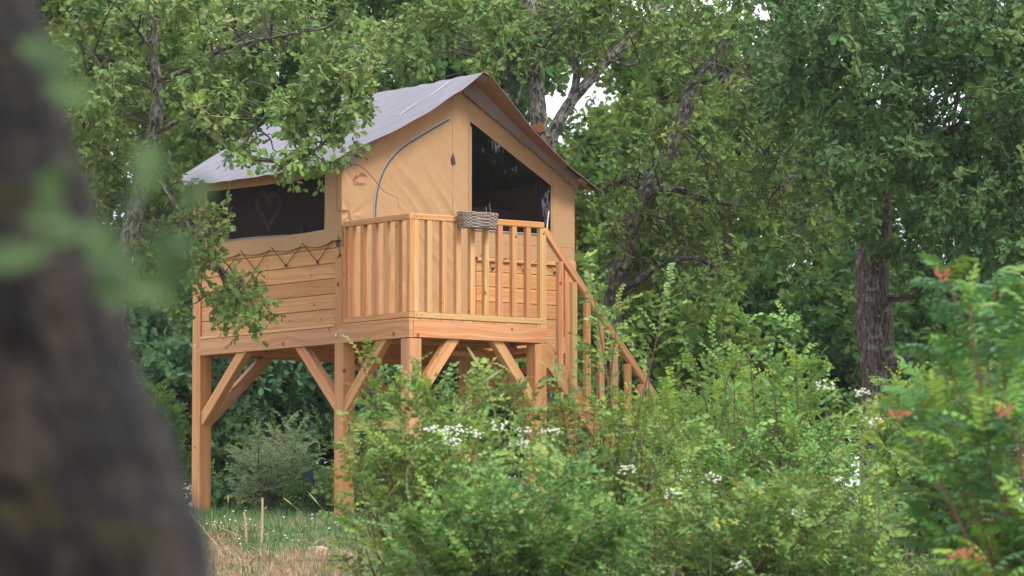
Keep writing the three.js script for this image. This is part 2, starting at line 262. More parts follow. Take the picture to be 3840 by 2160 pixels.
{
  const front = new THREE.Group(); front.name = 'front_wall'; tent.add(front);
  const F = (x, y) => [x, Y(y), zw + fold(x, y)];
  const span = (x0, x1, lo, hi, nx, ny) => patch(nx, ny, (u, v) => { const x = lerp(x0, x1, u); return F(x, lerp(lo(x), hi(x), v)); });
  const wt = (x) => lerp(2.258, 1.635, (x - 1.665) / 1.088);
  mesh('door_panel', span(0, 1.665, () => 0.03, gable, 150, 130), canvas, front);
  mesh('gable_panel', span(1.665, 2.753, wt, gable, 50, 14), canvas, front);
  mesh('side_panel', span(2.753, WID, () => 0.815, gable, 14, 30), canvas, front);
  mesh('lower_panel', span(1.665, 2.753, (x) => 0.815 + 0.008 * Math.sin(x * 9), () => 1.1, 40, 12), canvas, front);
  mesh('door_panel', patch(20, 20, (u, v) => { const y = lerp(0.03, 0.815, v); return [lerp(1.665, 1.73, u), Y(y), zw + fold(1.665, y) * (1 - u)]; }), canvas, front);
  // seams, hems and the strip round the window
  const hem = std({ map: weave, color: lin(0.5, 0.295, 0.145), roughness: 0.95, side: THREE.DoubleSide });
  for (const x of [1.43, 1.64, 2.765]) mesh('seam', tube(Array.from({ length: 12 }, (_, i) => { const y = lerp(0.83, gable(x) - 0.01, i / 11), q = F(x, y); return V(q[0], q[1], q[2] + 0.001); }), 0.0028, 60, 5), hem, front);
  mesh('seam', tube([F(1.74, 0.98), F(2.3, 0.98), F(3.06, 0.98)].map((q) => V(...q)), 0.003, 40, 5), hem, front);
  mesh('hem', tube([F(1.665, 0.815), F(2.1, 0.82), F(2.6, 0.81), F(3.07, 0.815)].map((q) => V(...q)), 0.006, 40, 6), hem, front);
  mesh('hem', tube([F(0, 1.72), F(0, 1.2), F(0, 0.6), F(0, 0.05)].map((q) => V(...q)), 0.006, 40, 6), hem, front);
  mesh('hem', tube([F(WID, 1.72), F(WID, 1.2), F(WID, 0.82)].map((q) => V(...q)), 0.005, 30, 6), hem, front);
  mesh('window_strip', patch(2, 20, (u, v) => { const y = lerp(1.1, 2.2, v); const q = F(1.642 + 0.04 * u, y); return [q[0], q[1], q[2] + 0.004]; }), hem, front);
  mesh('window_strip', patch(2, 20, (u, v) => { const y = lerp(1.0, 1.62, v); const q = F(2.742 + 0.035 * u, y); return [q[0], q[1], q[2] + 0.004]; }), hem, front);
  mesh('sill_piping', tube([V(1.67, Y(1.103), zw + 0.006), V(2.2, Y(1.1), zw + 0.006), V(2.75, Y(1.098), zw + 0.006)], 0.008, 20, 6), std({ color: lin(0.3, 0.3, 0.4), roughness: 0.5 }), front);
  // the curved zip of the door and its pale edge
  const zp = [[0.43, 0.05], [0.42, 0.6], [0.415, 1.1], [0.44, 1.4], [0.47, 1.52], [0.545, 1.68], [0.64, 1.80], [0.78, 1.92], [1.05, 2.08], [1.385, 2.262]];
  const zc = new THREE.CatmullRomCurve3(zp.map(([x, y]) => V(x, y, 0))).getSpacedPoints(120);
  const ribbon = (off, w, lift) => patch(1, 120, (u, v) => { const i = Math.min(119, Math.floor(v * 120)), a = zc[i], b = zc[i + 1], n = V(-(b.y - a.y), b.x - a.x, 0).normalize(), c = v >= 1 ? b : a, k = off + (u - 0.5) * w, q = F(c.x + n.x * k, c.y + n.y * k); return [q[0], q[1], q[2] + lift]; });
  mesh('zip', ribbon(0, 0.026, 0.006), std({ color: lin(0.09, 0.085, 0.11), roughness: 0.45, side: THREE.DoubleSide }), front);
  const pale = std({ color: lin(0.55, 0.52, 0.55), roughness: 0.3, side: THREE.DoubleSide });
  mesh('zip_edge', ribbon(0.015, 0.006, 0.009), pale, front);
  // buckle on the seam
  const bk = new THREE.Shape([[0, 0.05], [0.022, 0.0], [0.02, -0.012], [0.033, -0.045], [-0.004, -0.055], [-0.016, 0.0]].map(([a, b]) => new THREE.Vector2(a, b)));
  const bm = mesh('buckle', new THREE.ExtrudeGeometry(bk, { depth: 0.015, bevelEnabled: true, bevelSize: 0.003, bevelThickness: 0.003, bevelSegments: 1 }), std({ color: lin(0.07, 0.055, 0.07), roughness: 0.4 }), front); bm.position.set(1.425, Y(1.84), zw + fold(1.43, 1.85) + 0.004);
  // emblem and lettering printed on the canvas
  const cv = document.createElement('canvas'); cv.width = 512; cv.height = 360; const c = cv.getContext('2d'); c.clearRect(0, 0, 512, 360);
  c.fillStyle = '#9a5347'; c.beginPath(); c.moveTo(10, 240); c.lineTo(60, 150); c.lineTo(110, 85); c.lineTo(150, 92); c.lineTo(165, 120); c.lineTo(205, 108); c.lineTo(225, 60); c.lineTo(290, 22); c.quadraticCurveTo(430, 25, 470, 140); c.quadraticCurveTo(400, 95, 290, 110); c.quadraticCurveTo(190, 125, 130, 205); c.lineTo(100, 190); c.lineTo(40, 262); c.closePath(); c.fill();
  c.fillStyle = '#b98a64'; c.beginPath(); c.arc(200, 90, 16, 0, 7); c.fill();
  c.fillStyle = '#855048'; c.font = '112px sans-serif'; c.save(); c.scale(0.86, 1.15); c.fillText('Cabanon', 58, 300); c.restore();
  const ct = new THREE.CanvasTexture(cv); ct.colorSpace = THREE.SRGBColorSpace;
  const eg = patch(14, 10, (u, v) => { const q = F(lerp(0.13, 0.345, u), lerp(1.478, 1.628, v)); return [q[0], q[1], q[2] + 0.003]; });
  const ep = eg.attributes.uv; for (let j = 0, k = 0; j <= 10; j++) for (let i = 0; i <= 14; i++, k++) ep.setXY(k, i / 14, j / 10);
  mesh('printed_emblem', eg, std({ map: ct, transparent: true, roughness: 0.95, side: THREE.DoubleSide }), front);
  // clear vinyl window, slightly rippled, and what stands behind it
  const ripple = tex(256, 256, (u, v) => fbm(u * 5, v * 3, 5, 3, 61, 3), false);
  const vinyl = new THREE.MeshPhysicalMaterial({ color: lin(0.42, 0.43, 0.52), transmission: 1, thickness: 0, roughness: 0.02, ior: 1.75, bumpMap: ripple, bumpScale: 0.004, side: THREE.DoubleSide });
  mesh('clear_window', patch(2, 2, (u, v) => { const x = lerp(1.66, 2.757, u); return [x, Y(lerp(1.095, wt(x) + 0.004, v)), zw - 0.006]; }, 1), vinyl, front);
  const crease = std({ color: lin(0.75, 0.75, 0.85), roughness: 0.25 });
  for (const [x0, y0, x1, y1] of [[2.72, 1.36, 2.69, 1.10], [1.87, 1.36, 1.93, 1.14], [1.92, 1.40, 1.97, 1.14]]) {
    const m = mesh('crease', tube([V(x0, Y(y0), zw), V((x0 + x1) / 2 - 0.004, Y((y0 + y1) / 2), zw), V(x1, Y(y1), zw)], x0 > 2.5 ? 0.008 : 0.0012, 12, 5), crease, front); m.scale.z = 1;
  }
  mesh('curtain', patch(30, 6, (u, v) => [lerp(2.62, 2.80, u), Y(lerp(1.0, 1.75, v)), zw - 0.1 + 0.02 * Math.sin(u * 30)]), std({ color: lin(0.1, 0.03, 0.04), roughness: 0.9, side: THREE.DoubleSide }), tent);

  // left wall with a wide screened opening
  const left = new THREE.Group(); left.name = 'side_wall'; tent.add(left);
  const L = (z, y) => [0.0 - 0.012 * Math.sin((z + 1.2) * 2.2) * sstep(y, 0.9, 1.2) + 0.005 * (noise2(z * 4, y * 4 + 50) - 0.5), Y(y), z];
  const skirt = (z) => 0.87 + 0.03 * sstep(z, -1.7, -1.2) + 0.012 * Math.cos((z + 1.3) * 2 * Math.PI / 0.6);
  const wl = -3.74, wr = -1.52, wlow = (z) => 1.035 + 0.012 * Math.sin((z + 1.5) * 3), wtop = (z) => 1.61 - 0.02 * Math.sin(Math.PI * (z - wl) / (wr - wl));
  const LS = (z0, z1, lo, hi, nz, ny) => patch(nz, ny, (u, v) => { const z = lerp(z0, z1, u); return L(z, lerp(lo(z), hi(z), v)); });
  mesh('wall_panel', LS(-4.03, wl, skirt, () => EAVE, 10, 24), canvas, left);
  mesh('wall_panel', LS(wr, zw, skirt, () => EAVE, 16, 40), canvas, left);
  mesh('wall_panel', LS(wl, wr, wtop, () => EAVE, 50, 4), canvas, left);
  mesh('skirt_panel', LS(wl, wr, skirt, wlow, 80, 8), canvas, left);
  mesh('hem', tube(Array.from({ length: 40 }, (_, i) => V(...L(lerp(-4.03, zw, i / 39), skirt(lerp(-4.03, zw, i / 39))))), 0.005, 120, 6), hem, left);
  mesh('sill_piping', tube(Array.from({ length: 14 }, (_, i) => { const z = lerp(wl, wr, i / 19), q = L(z, wlow(z)); return V(q[0] - 0.004, q[1], q[2]); }), 0.006, 60, 6), std({ color: lin(0.2, 0.2, 0.25), roughness: 0.6 }), left);
  mesh('seam', tube([V(-0.004, Y(1.7), -1.3), V(-0.004, Y(1.5), -1.3), V(-0.004, Y(1.22), -1.29)], 0.004, 20, 5), hem, left);
  mesh('cuff_edge', tube([V(-0.006, Y(1.22), -1.30), V(-0.008, Y(1.215), -1.25), V(0.0, Y(1.21), -1.19), V(0.08, Y(1.215), -1.185), V(0.10, Y(1.15), -1.18), V(0.105, Y(1.08), -1.18)], 0.0055, 30, 6), hem, left);
  mesh('insect_screen', patch(2, 2, (u, v) => { const z = lerp(wl - 0.01, wr + 0.01, u); return [0.012, Y(lerp(1.0, 1.63, v)), z]; }), std({ color: lin(0.012, 0.012, 0.014), roughness: 0.9, transparent: true, opacity: 0.28, side: THREE.DoubleSide }), left);
  // right and back walls, inner ceiling, floor cloth
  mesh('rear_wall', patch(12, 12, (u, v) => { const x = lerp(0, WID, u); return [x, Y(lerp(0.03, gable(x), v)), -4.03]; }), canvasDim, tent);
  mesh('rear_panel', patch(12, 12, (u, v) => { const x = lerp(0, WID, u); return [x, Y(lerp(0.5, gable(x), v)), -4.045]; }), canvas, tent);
  mesh('right_wall', patch(12, 12, (u, v) => [WID, Y(lerp(0.8, EAVE, v)), lerp(-4.03, zw, u)]), canvas, tent);
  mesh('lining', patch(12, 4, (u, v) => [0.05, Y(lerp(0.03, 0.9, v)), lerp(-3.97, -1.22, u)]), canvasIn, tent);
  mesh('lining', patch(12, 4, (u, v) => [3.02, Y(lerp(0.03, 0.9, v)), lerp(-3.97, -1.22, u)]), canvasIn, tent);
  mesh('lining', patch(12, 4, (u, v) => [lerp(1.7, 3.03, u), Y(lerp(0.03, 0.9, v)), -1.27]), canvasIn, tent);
  // inner roof: grey fabric that laps out over the gable, its edge hanging slack
  for (const s of [0, 1]) mesh('inner_roof', patch(40, 30, (u, v) => {
    const t = u, x = s ? lerp(MID, WID + 0.08, t) : lerp(MID, -0.08, t), fz = zw + 0.01;
    const e = sstep(v, 0.9, 1), z = lerp(-4.1, fz, v);
    return [x, Y(gable(clamp(x, 0, WID)) + 0.006 - (x < 0 || x > WID ? 0.03 : 0)), z];
  }), s ? greyFab : greyPale, tent);
  // the flap that hangs from the outer sheet down to the gable
  const later = () => { for (const s of [0, 1]) mesh('gable_flap', patch(90, 8, (u, v) => {
    const t = u * 0.875, x = MID + (s ? 1 : -1) * 1.765 * t, z0 = -1.10, fz = FR - 0.19 * t * t, q = roofPt(s, t, clamp((z0 - BK) / (fz - BK), 0, 0.99)), wav = 0.014 * sstep(t, 0.1, 0.9) * (noise2(t * 22, s * 5 + 1) - 0.4) + 0.03 * sstep(t, 0.7, 0.875) * Math.abs(Math.sin(t * 34));
    const low = s ? 2.548 - 0.602 * (x - 1.54) : gable(Math.max(0, x)) - 0.012 - 0.055 * sstep(t, 0.5, 0.87);
    return [q[0], lerp(q[1] - 0.012, Math.min(q[1] - 0.03, Y(low - wav)), v), lerp(z0, zw + 0.045, v) + 0.016 * v * (noise2(t * 26, v * 2 + s * 9) - 0.3) + 0.012 * Math.sin(t * 60 + v * 3) * v * sstep(t, 0.6, 0.87)];
  }), s ? greyFab : greyPale, tent); };
  // the outer roof sheet, sagging between ridge and eaves
  const FR = -0.80, BK = -4.30;
  const roofPt = (s, t, w) => { // t: 0 ridge, 1 eave; w: 0 back, 1 front
    const ex = 1.765, fz = FR - 0.19 * t * t, z = lerp(BK, fz, w), x = MID + (s ? 1 : -1) * ex * t;
    const along = Math.sin(Math.PI * w), sag = 0.05 * along * t * t + 0.035 * Math.sin(Math.PI * t) * (0.5 + 0.5 * along) - 0.018 * Math.exp(-Math.pow((w - 0.86) / 0.05, 2)) * Math.sin(Math.PI * t);
    const line = lerp(2.735, 1.695, t), tab = s ? [[0, 2.735], [0.06, 2.70], [0.21, 2.447], [0.41, 2.14], [0.56, 1.96], [0.76, 1.76], [0.96, 1.61], [1, 1.585]] : [[0, 2.735], [0.15, 2.528], [0.22, 2.455], [0.4, 2.255], [0.6, 2.06], [0.96, 1.752], [1, 1.70]];
    let k = 1; while (k < tab.length - 1 && t > tab[k][0]) k++; const edge = lerp(tab[k - 1][1], tab[k][1], (t - tab[k - 1][0]) / (tab[k][0] - tab[k - 1][0]));
    const hang = w > 0.8 ? Math.pow((w - 0.8) / 0.2, 1.5) : 0; let y = lerp(line, edge, hang) - sag * (1 - hang) - 0.012 * along * (1 - t);
    const ty = t > 0.6 ? 0.012 * Math.sin(w * 60 + t * 22) * Math.exp(-Math.pow((w - 0.72) / 0.16, 2)) * sstep(t, 0.6, 0.8) : 0;
    y += ty + 0.01 * (noise2(w * 7, t * 4 + s * 9) - 0.5) + 0.006 * Math.sin((w * 3 + t) * 22) * noise2(w * 4 + 3, t * 3);
    if (t < 0.05) y -= 0.012 * (1 - t / 0.05) * (1 - hang);
    return [x, Y(y), z];
  };
  for (const s of [0, 1]) {
    mesh('roof_sheet', patch(70, 90, (u, v) => roofPt(s, u, v)), pvc, tent);
    mesh('roof_underside', patch(50, 60, (u, v) => { const q = roofPt(s, u, v * 0.997); return [q[0], q[1] - 0.007, q[2]]; }), pvcUnder, tent);
    mesh('roof_hem', tube(Array.from({ length: 40 }, (_, i) => V(...roofPt(s, i / 39, 1))), 0.005, 90, 6), std({ color: lin(0.22, 0.12, 0.13), roughness: 0.7 }), tent);
    mesh('roof_hem', tube(Array.from({ length: 40 }, (_, i) => V(...roofPt(s, 1, i / 39))), 0.005, 90, 6), std({ color: lin(0.25, 0.16, 0.16), roughness: 0.7 }), tent);
  }
  later();
  const weld = mesh('welded_tape', patch(2, 30, (u, v) => { const q = roofPt(0, lerp(0.05, 0.42, v), 0.865 + u * 0.009); return [q[0], q[1] + 0.004, q[2]]; }), std({ color: lin(0.33, 0.3, 0.31), roughness: 0.45, side: THREE.DoubleSide }), tent);
  mesh('gusset', patch(2, 2, (u, v) => { const q = roofPt(1, lerp(0.0, 0.06, u), 0.995 - v * 0.03); return [q[0] + 0.0, q[1] - 0.013 - 0.05 * v, q[2]]; }), greyFab, tent);
  mesh('gusset', patch(2, 2, (u, v) => { const q = roofPt(1, lerp(0.80, 0.87, u), 0.995 - v * 0.02); return [q[0], q[1] - 0.02 - 0.05 * v, q[2]]; }), greyFab, tent);
  mesh('tension_pole', tube([0.7, 0.8, 0.9, 0.95].map((t) => { const q = roofPt(1, t, 0.985); return V(q[0], q[1] - 0.022, q[2]); }), 0.012, 20, 6), dark, tent);
  mesh('tension_pole', tube([0.9, 0.97].map((t) => { const q = roofPt(0, t, 0.985); return V(q[0], q[1] - 0.02, q[2]); }), 0.014, 8, 6), dark, tent);
  // poles inside
  const pole = std({ color: lin(0.25, 0.11, 0.05), roughness: 0.6 });
  for (const [x, z] of [[0.1, -1.3], [0.1, -3.93], [2.97, -3.93], [MID, -3.93], [0.42, -2.0], [0.12, -3.5]]) mesh('pole', new THREE.CylinderGeometry(0.022, 0.022, 1.66, 8).translate(x, Y(0.86), z), pole, tent);
  mesh('pole_sleeve', new THREE.CylinderGeometry(0.027, 0.027, 0.1, 10).translate(0.42, Y(1.34), -2.0), std({ color: lin(0.5, 0.48, 0.46), roughness: 0.5 }), tent);
  // elastic cords that hold the skirt down
  const hook = new THREE.SphereGeometry(0.013, 8, 6);
  const cord = (pts, h, up) => { const m = mesh('elastic_cord', tube(pts, 0.0042, 16, 5), dark, tent); if (h) { const k = mesh('hook', hook, dark, m); k.position.copy(h); k.scale.set(1, 1.3, 1); } };
  for (let i = 0; i < 5; i++) {
    const z0 = -1.36 - i * 0.585, zm = z0 - 0.29, z1 = z0 - 0.55;
    const c1 = V(-0.006, Y(skirt(z0) + 0.01), z0), c2 = V(0.005, Y(0.70 + 0.01 * Math.sin(i * 3)), zm), c3 = V(-0.008, Y(skirt(z1) + 0.035), z1);
    cord([c1, c1.clone().lerp(c2, 0.5), c2], c2); cord([c2, c2.clone().lerp(c3, 0.5), c3]);
  }
  cord([V(-0.01, Y(0.95), -1.25), V(-0.012, Y(0.85), -1.235), V(-0.012, Y(0.76), -1.215)], V(-0.012, Y(0.745), -1.215)); cord([V(-0.012, Y(0.735), -1.215), V(-0.01, Y(0.72), -1.27)]);
  for (let i = 0; i < 3; i++) { const x0 = 1.8 + i * 0.42, a = V(x0, Y(0.84), zw + 0.012), b = V(x0 + 0.17, Y(0.70), zw - 0.005), d = V(x0 + 0.34, Y(0.82), zw + 0.012); cord([a, a.clone().lerp(b, 0.5), b], b); cord([b, b.clone().lerp(d, 0.5), d]); }
}
// things inside the tent
const inTent = (x, y, z) => V(x, Y(y), z).applyAxisAngle(V(0, 1, 0), TURN).add(BASE);
{
  const w = thing('heart_wreath', 'pale heart shaped wreath hanging behind the wide screened opening', 'wreath', inTent(0.945, 1.50, -3.97)); w.rotation.y = TURN;
  const leafy = std({ color: lin(0.55, 0.5, 0.38), roughness: 0.9, side: THREE.DoubleSide });
  const hp = (t) => { const a = t * 2 * Math.PI, x = 0.010 * 16 * Math.pow(Math.sin(a), 3), y = 0.0145 * (13 * Math.cos(a) - 5 * Math.cos(2 * a) - 2 * Math.cos(3 * a) - Math.cos(4 * a)); return V(x, y, 0); };
  mesh('hoop', new THREE.TubeGeometry(new THREE.CatmullRomCurve3(Array.from({ length: 40 }, (_, i) => hp(i / 40)), true), 80, 0.008, 6, true), leafy, w);
  const shell = new THREE.ConeGeometry(0.022, 0.075, 5); shell.scale(1, 1, 0.4);
  for (let i = 0; i < 64; i++) { const m = mesh('petal', shell, leafy, w), p = hp(i / 64); m.position.copy(p).add(V(R(-0.006, 0.006), R(-0.006, 0.006), 0.012)); m.rotation.set(R(-0.4, 0.4), R(-0.4, 0.4), Math.atan2(p.y, p.x) - Math.PI / 2 + R(-0.5, 0.5)); }
  const plaque = mesh('plaque', new THREE.BoxGeometry(0.09, 0.05, 0.008), std({ color: lin(0.5, 0.45, 0.42), roughness: 0.7 }), w); plaque.position.set(0, 0.085, 0.01);
  const bed = thing('bed_headboard', 'brown padded headboard seen low through the clear gable window', 'headboard', inTent(2.3, 0.03, -1.75)); bed.rotation.y = TURN;
  mesh('headboard', new THREE.ExtrudeGeometry(new THREE.Shape([[-0.34, 0], [0.3, 0], [0.32, 1.1], [0.24, 1.33], [-0.2, 1.36], [-0.34, 1.28]].map(([a, b]) => new THREE.Vector2(a, b))), { depth: 0.08, bevelSize: 0.02, bevelThickness: 0.02, bevelSegments: 2 }), std({ color: lin(0.20, 0.12, 0.07), roughness: 0.9 }), bed);
  const ch = thing('folding_chair', 'dark folding chair behind the lower edge of the screened opening', 'chair', inTent(0.55, 0.03, -2.3)); ch.rotation.y = TURN + 0.3;
  const nav = std({ color: lin(0.05, 0.06, 0.09), roughness: 0.8, side: THREE.DoubleSide });
  mesh('backrest', patch(8, 6, (u, v) => [lerp(-0.24, 0.24, u), lerp(0.5, 1.12, v), -0.04 * Math.sin(Math.PI * u) - 0.1 * v]), nav, ch); mesh('seat', patch(6, 6, (u, v) => [lerp(-0.24, 0.24, u), 0.44 - 0.03 * Math.sin(Math.PI * u), lerp(0, 0.42, v)]), nav, ch);
  for (const sx of [-0.25, 0.25]) { mesh('leg', tube([V(sx, 0, 0.4), V(sx, 0.5, 0.0), V(sx, 1.12, -0.12)], 0.012, 12, 6), dark, ch); mesh('leg', tube([V(sx, 0, -0.1), V(sx, 0.44, 0.42)], 0.012, 6, 6), dark, ch); }
}
// wicker basket hooked on the front handrail
{
  const b = thing('wicker_basket', 'grey brown wicker basket hung on the front handrail of the porch', 'basket', inTent(0.80, 0.972, 0.085)); b.rotation.y = TURN + 0.0;
  const wk = [[0.30, 0.235, 0.19], [0.23, 0.175, 0.14], [0.36, 0.29, 0.24]].map((c) => std({ color: lin(...c), roughness: 0.75 }));
  const W = 0.40, D = 0.14, H = 0.145, per = 2 * (W + D) * 0.93;
  const loop = (s, k) => { // rounded rectangle, flaring upward
    const f = 1 + 0.10 * k, a = W / 2 * f, d = D / 2 * f, t = s * 2 * Math.PI, c = Math.cos(t), q = Math.sin(t), n = 5;
    return V(Math.sign(c) * Math.pow(Math.abs(c), 2 / n) * a, 0, Math.sign(q) * Math.pow(Math.abs(q), 2 / n) * d);
  };
  const N = 26;
  for (let r = 0; r < 9; r++) mesh('woven_strand', new THREE.TubeGeometry(new THREE.CatmullRomCurve3(Array.from({ length: N * 2 }, (_, i) => { const p = loop(i / (N * 2), r / 8), o = ((i >> 1) + r) % 2 ? 1 : -1, k = 1 + o * 0.018 * (i % 2 ? 0.6 : 1); return V(p.x * k, r * H / 9 + 0.008 + 0.002 * Math.sin(i * 1.7 + r), p.z * (1 + o * 0.07)); }), true), N * 5, 0.0095, 5, true), wk[r % 3], b);
  for (let i = 0; i < N; i++) { const p = loop(i / N, 0), q = loop(i / N, 1); mesh('stake', tube([V(p.x, 0, p.z), V(q.x, H + 0.004, q.z)], 0.005, 4, 5), wk[i % 3], b); }
  for (let k = 0; k < 2; k++) mesh('rim', new THREE.TubeGeometry(new THREE.CatmullRomCurve3(Array.from({ length: 80 }, (_, i) => { const p = loop(i / 80, 1.1), a = i * 1.2 + k * Math.PI; return V(p.x * 1.01, H + 0.006 + 0.007 * Math.sin(a), p.z + 0.007 * Math.cos(a)); }), true), 200, 0.008, 5, true), wk[k], b);
  mesh('base', new THREE.BoxGeometry(W * 0.96, 0.012, D * 0.9), wk[1], b).position.y = 0.006;
  mesh('handle', tube([V(-W / 2 - 0.01, H, 0.02), V(-W / 2 - 0.01, H + 0.025, -0.01), V(-W / 2 - 0.005, H, -0.05)], 0.008, 14, 6), wk[0], b);
}

// ---------------------------------------------------------------- leaves, sprays, limbs
function leafGeo(prof, L, foldUp = 0.25, curl = 0.15) { // prof: [t, half width] pairs relative to the length; leaf lies along +z, face up (+y)
  const p = [], idx = [];
  prof.forEach(([t, w], i) => { const y = -curl * t * t * L; p.push(0, y, t * L, -w * L, y + foldUp * w * L, (t + 0.04) * L, w * L, y + foldUp * w * L, (t + 0.04) * L); if (i) { const a = (i - 1) * 3, b = i * 3; idx.push(a, b + 1, b, a, a + 1, b + 1, a, b, b + 2, a, b + 2, a + 2); } });
  const g = new THREE.BufferGeometry(); g.setAttribute('position', new THREE.Float32BufferAttribute(p, 3)); g.setIndex(idx); const q = g.toNonIndexed(); q.computeVertexNormals(); return q;
}
const OAK = [[0, 0.012], [0.12, 0.02], [0.24, 0.2], [0.32, 0.1], [0.46, 0.32], [0.56, 0.15], [0.70, 0.37], [0.80, 0.2], [0.92, 0.24], [1, 0.05]];
const OVATE = [[0, 0.01], [0.1, 0.03], [0.35, 0.27], [0.62, 0.28], [0.85, 0.15], [1, 0.0]];
const LANCE = [[0, 0.01], [0.15, 0.10], [0.5, 0.16], [0.8, 0.10], [1, 0.0]];
const paint = (g, c) => { const n = g.attributes.position.count, a = new Float32Array(n * 3); for (let i = 0; i < n; i++) a.set(c, i * 3); g.setAttribute('color', new THREE.Float32BufferAttribute(a, 3)); return g; };
const placed = (g, p, dir, up, s = 1) => { // +z to dir, +y near up
  const z = dir.clone().normalize(), x = up.clone().cross(z).normalize(), y = z.clone().cross(x); return g.clone().applyMatrix4(new THREE.Matrix4().makeBasis(x, y, z).scale(V(s, s, s)).setPosition(p));
};
const rdir = () => { const z = R(-1, 1), a = R(0, 6.283), r = Math.sqrt(1 - z * z); return V(r * Math.cos(a), z, r * Math.sin(a)); };
const twigGeo = (pts, r, col, rad = 3) => { const g = new THREE.TubeGeometry(new THREE.CatmullRomCurve3(pts), 4, r, rad).toNonIndexed(); g.deleteAttribute('uv'); return paint(g, col); };
const BARKC = [0.16, 0.13, 0.11];
// a spray: a twig along +z with leaves; colours are relative to the instance colour
function oakSpray(n, len, leafLen, tint = () => 1) {
  const parts = [], end = V(R(-0.05, 0.05), R(-0.10, 0.03), len), mid = V(R(-0.04, 0.04), R(-0.01, 0.05), len * 0.5);
  parts.push(twigGeo([V(0, 0, 0), mid, end], 0.0035, [1.6, 1.1, 1.0]));
  const base = [0, 1].map(() => leafGeo(OAK.map(([t, w]) => [t, w * R(0.85, 1.15)]), leafLen, R(0.05, 0.4), R(0, 0.35)));
  for (let i = 0; i < n; i++) {
    const t = Math.pow(rnd(), 0.6), p = t < 0.5 ? V(0, 0, 0).lerp(mid, t * 2) : mid.clone().lerp(end, t * 2 - 1), d = rdir(); d.z += 0.5; d.y -= 0.25;
    const off = rnd() < 0.4 ? d.clone().normalize().multiplyScalar(R(0, 0.10)) : V(0, 0, 0); if (off.length() > 0.03) parts.push(twigGeo([p, p.clone().lerp(p.clone().add(off), 0.5), p.clone().add(off)], 0.002, [1.4, 1.0, 0.9]));
    const k = R(0.7, 1.25), y = rnd() < 0.12 ? 1.3 : 1; parts.push(paint(placed(pick(base), p.clone().add(off), d, V(gauss() * 0.6, 1, gauss() * 0.6), R(0.65, 1.15)), [k * y * tint(), k * (0.9 + 0.1 * y), k * R(0.7, 1.1)]));
  }
  return mergeGeometries(parts);
}
function flatSpray(n, len, leafLen, prof, arch = 0.12, hang = 0.3) { // leaves in two ranks along an arching twig
  const parts = [], f = (t) => V(0.03 * Math.sin(t * 3), arch * Math.sin(t * 2.2) - arch * 0.6 * t * t, len * t);
  parts.push(twigGeo([f(0), f(0.33), f(0.66), f(1)], 0.0028, [1.7, 1.0, 0.75]));
  const base = [0, 1].map(() => leafGeo(prof.map(([t, w]) => [t, w * R(0.9, 1.15)]), leafLen, R(0.1, 0.4), R(0, 0.3)));
  for (let i = 0; i < n; i++) {
    const t = (i + 0.6) / n, s = i % 2 ? 1 : -1, d = V(s * R(0.7, 1), R(-hang, 0.2), R(0.2, 0.9)), k = R(0.75, 1.2);
    const old = rnd() < 0.015; parts.push(paint(placed(pick(base), f(t), d, V(gauss() * 0.35, 1, -0.2 + gauss() * 0.4), R(0.7, 1.1) * (t > 0.9 ? 0.7 : 1)), old ? [k * 2.2, k * 1.05, k * 0.7] : [k * lerp(0.9, 1.25, t), k * lerp(0.95, 1.08, t), k * R(0.7, 1.2)]));
  }
  return mergeGeometries(parts);
}
const oakNear = Array.from({ length: 6 }, () => oakSpray(17, 0.28, 0.08));
const oakFar = Array.from({ length: 4 }, () => oakSpray(24, 0.46, 0.135));
const bushNear = [[11, 0.28, 0.062], [9, 0.24, 0.07], [12, 0.3, 0.058], [14, 0.3, 0.046], [10, 0.26, 0.066], [16, 0.32, 0.04], [8, 0.22, 0.074]].map(([n, l, q], i) => flatSpray(n, l, q, i === 3 ? LANCE.map(([t, w]) => [t, w * 1.4]) : OVATE, 0.06));
const bushFar = Array.from({ length: 4 }, () => flatSpray(16, 0.34, 0.06, OVATE, 0.08, 0.6));
const leafMat = new THREE.MeshPhysicalMaterial({ color: 0xffffff, vertexColors: true, roughness: 0.75, transmission: 0.3, thickness: 0, ior: 1.45, specularIntensity: 0.6, side: THREE.DoubleSide });
const leafFar = new THREE.MeshPhysicalMaterial({ color: 0xffffff, vertexColors: true, roughness: 1, transmission: 0.5, thickness: 0, ior: 1.3, specularIntensity: 0.2, side: THREE.DoubleSide });
// many sprays as the crown of one plant; tints: base colour list
function crown(name, parent, geos, spots, tints, label) {
  const parts = geos.map(() => []); spots.forEach((s) => parts[Math.floor(rnd() * geos.length)].push(s));
  parts.forEach((list, gi) => {
    if (!list.length) return;
    const m = new THREE.InstancedMesh(geos[gi], geos === oakFar || geos === bushFar ? leafFar : leafMat, list.length), M = new THREE.Matrix4(), c = new THREE.Color();
    list.forEach((s, i) => {
      const z = s.dir.clone().normalize(), x = V(gauss() * 0.5, 1, gauss() * 0.5).cross(z).normalize(), y = z.clone().cross(x), k = s.scale || R(0.8, 1.25);
      M.makeBasis(x, y, z).scale(V(k, k, k)).setPosition(s.p.clone().sub(parent.position)); m.setMatrixAt(i, M);
      const t = pick(tints), b = R(0.78, 1.2); c.setRGB(t[0] * b * R(0.92, 1.1), t[1] * b, t[2] * b); m.setColorAt(i, c);
    });
    m.name = name; m.castShadow = m.receiveShadow = true; m.userData.kind = 'stuff'; parent.add(m);
  });
}
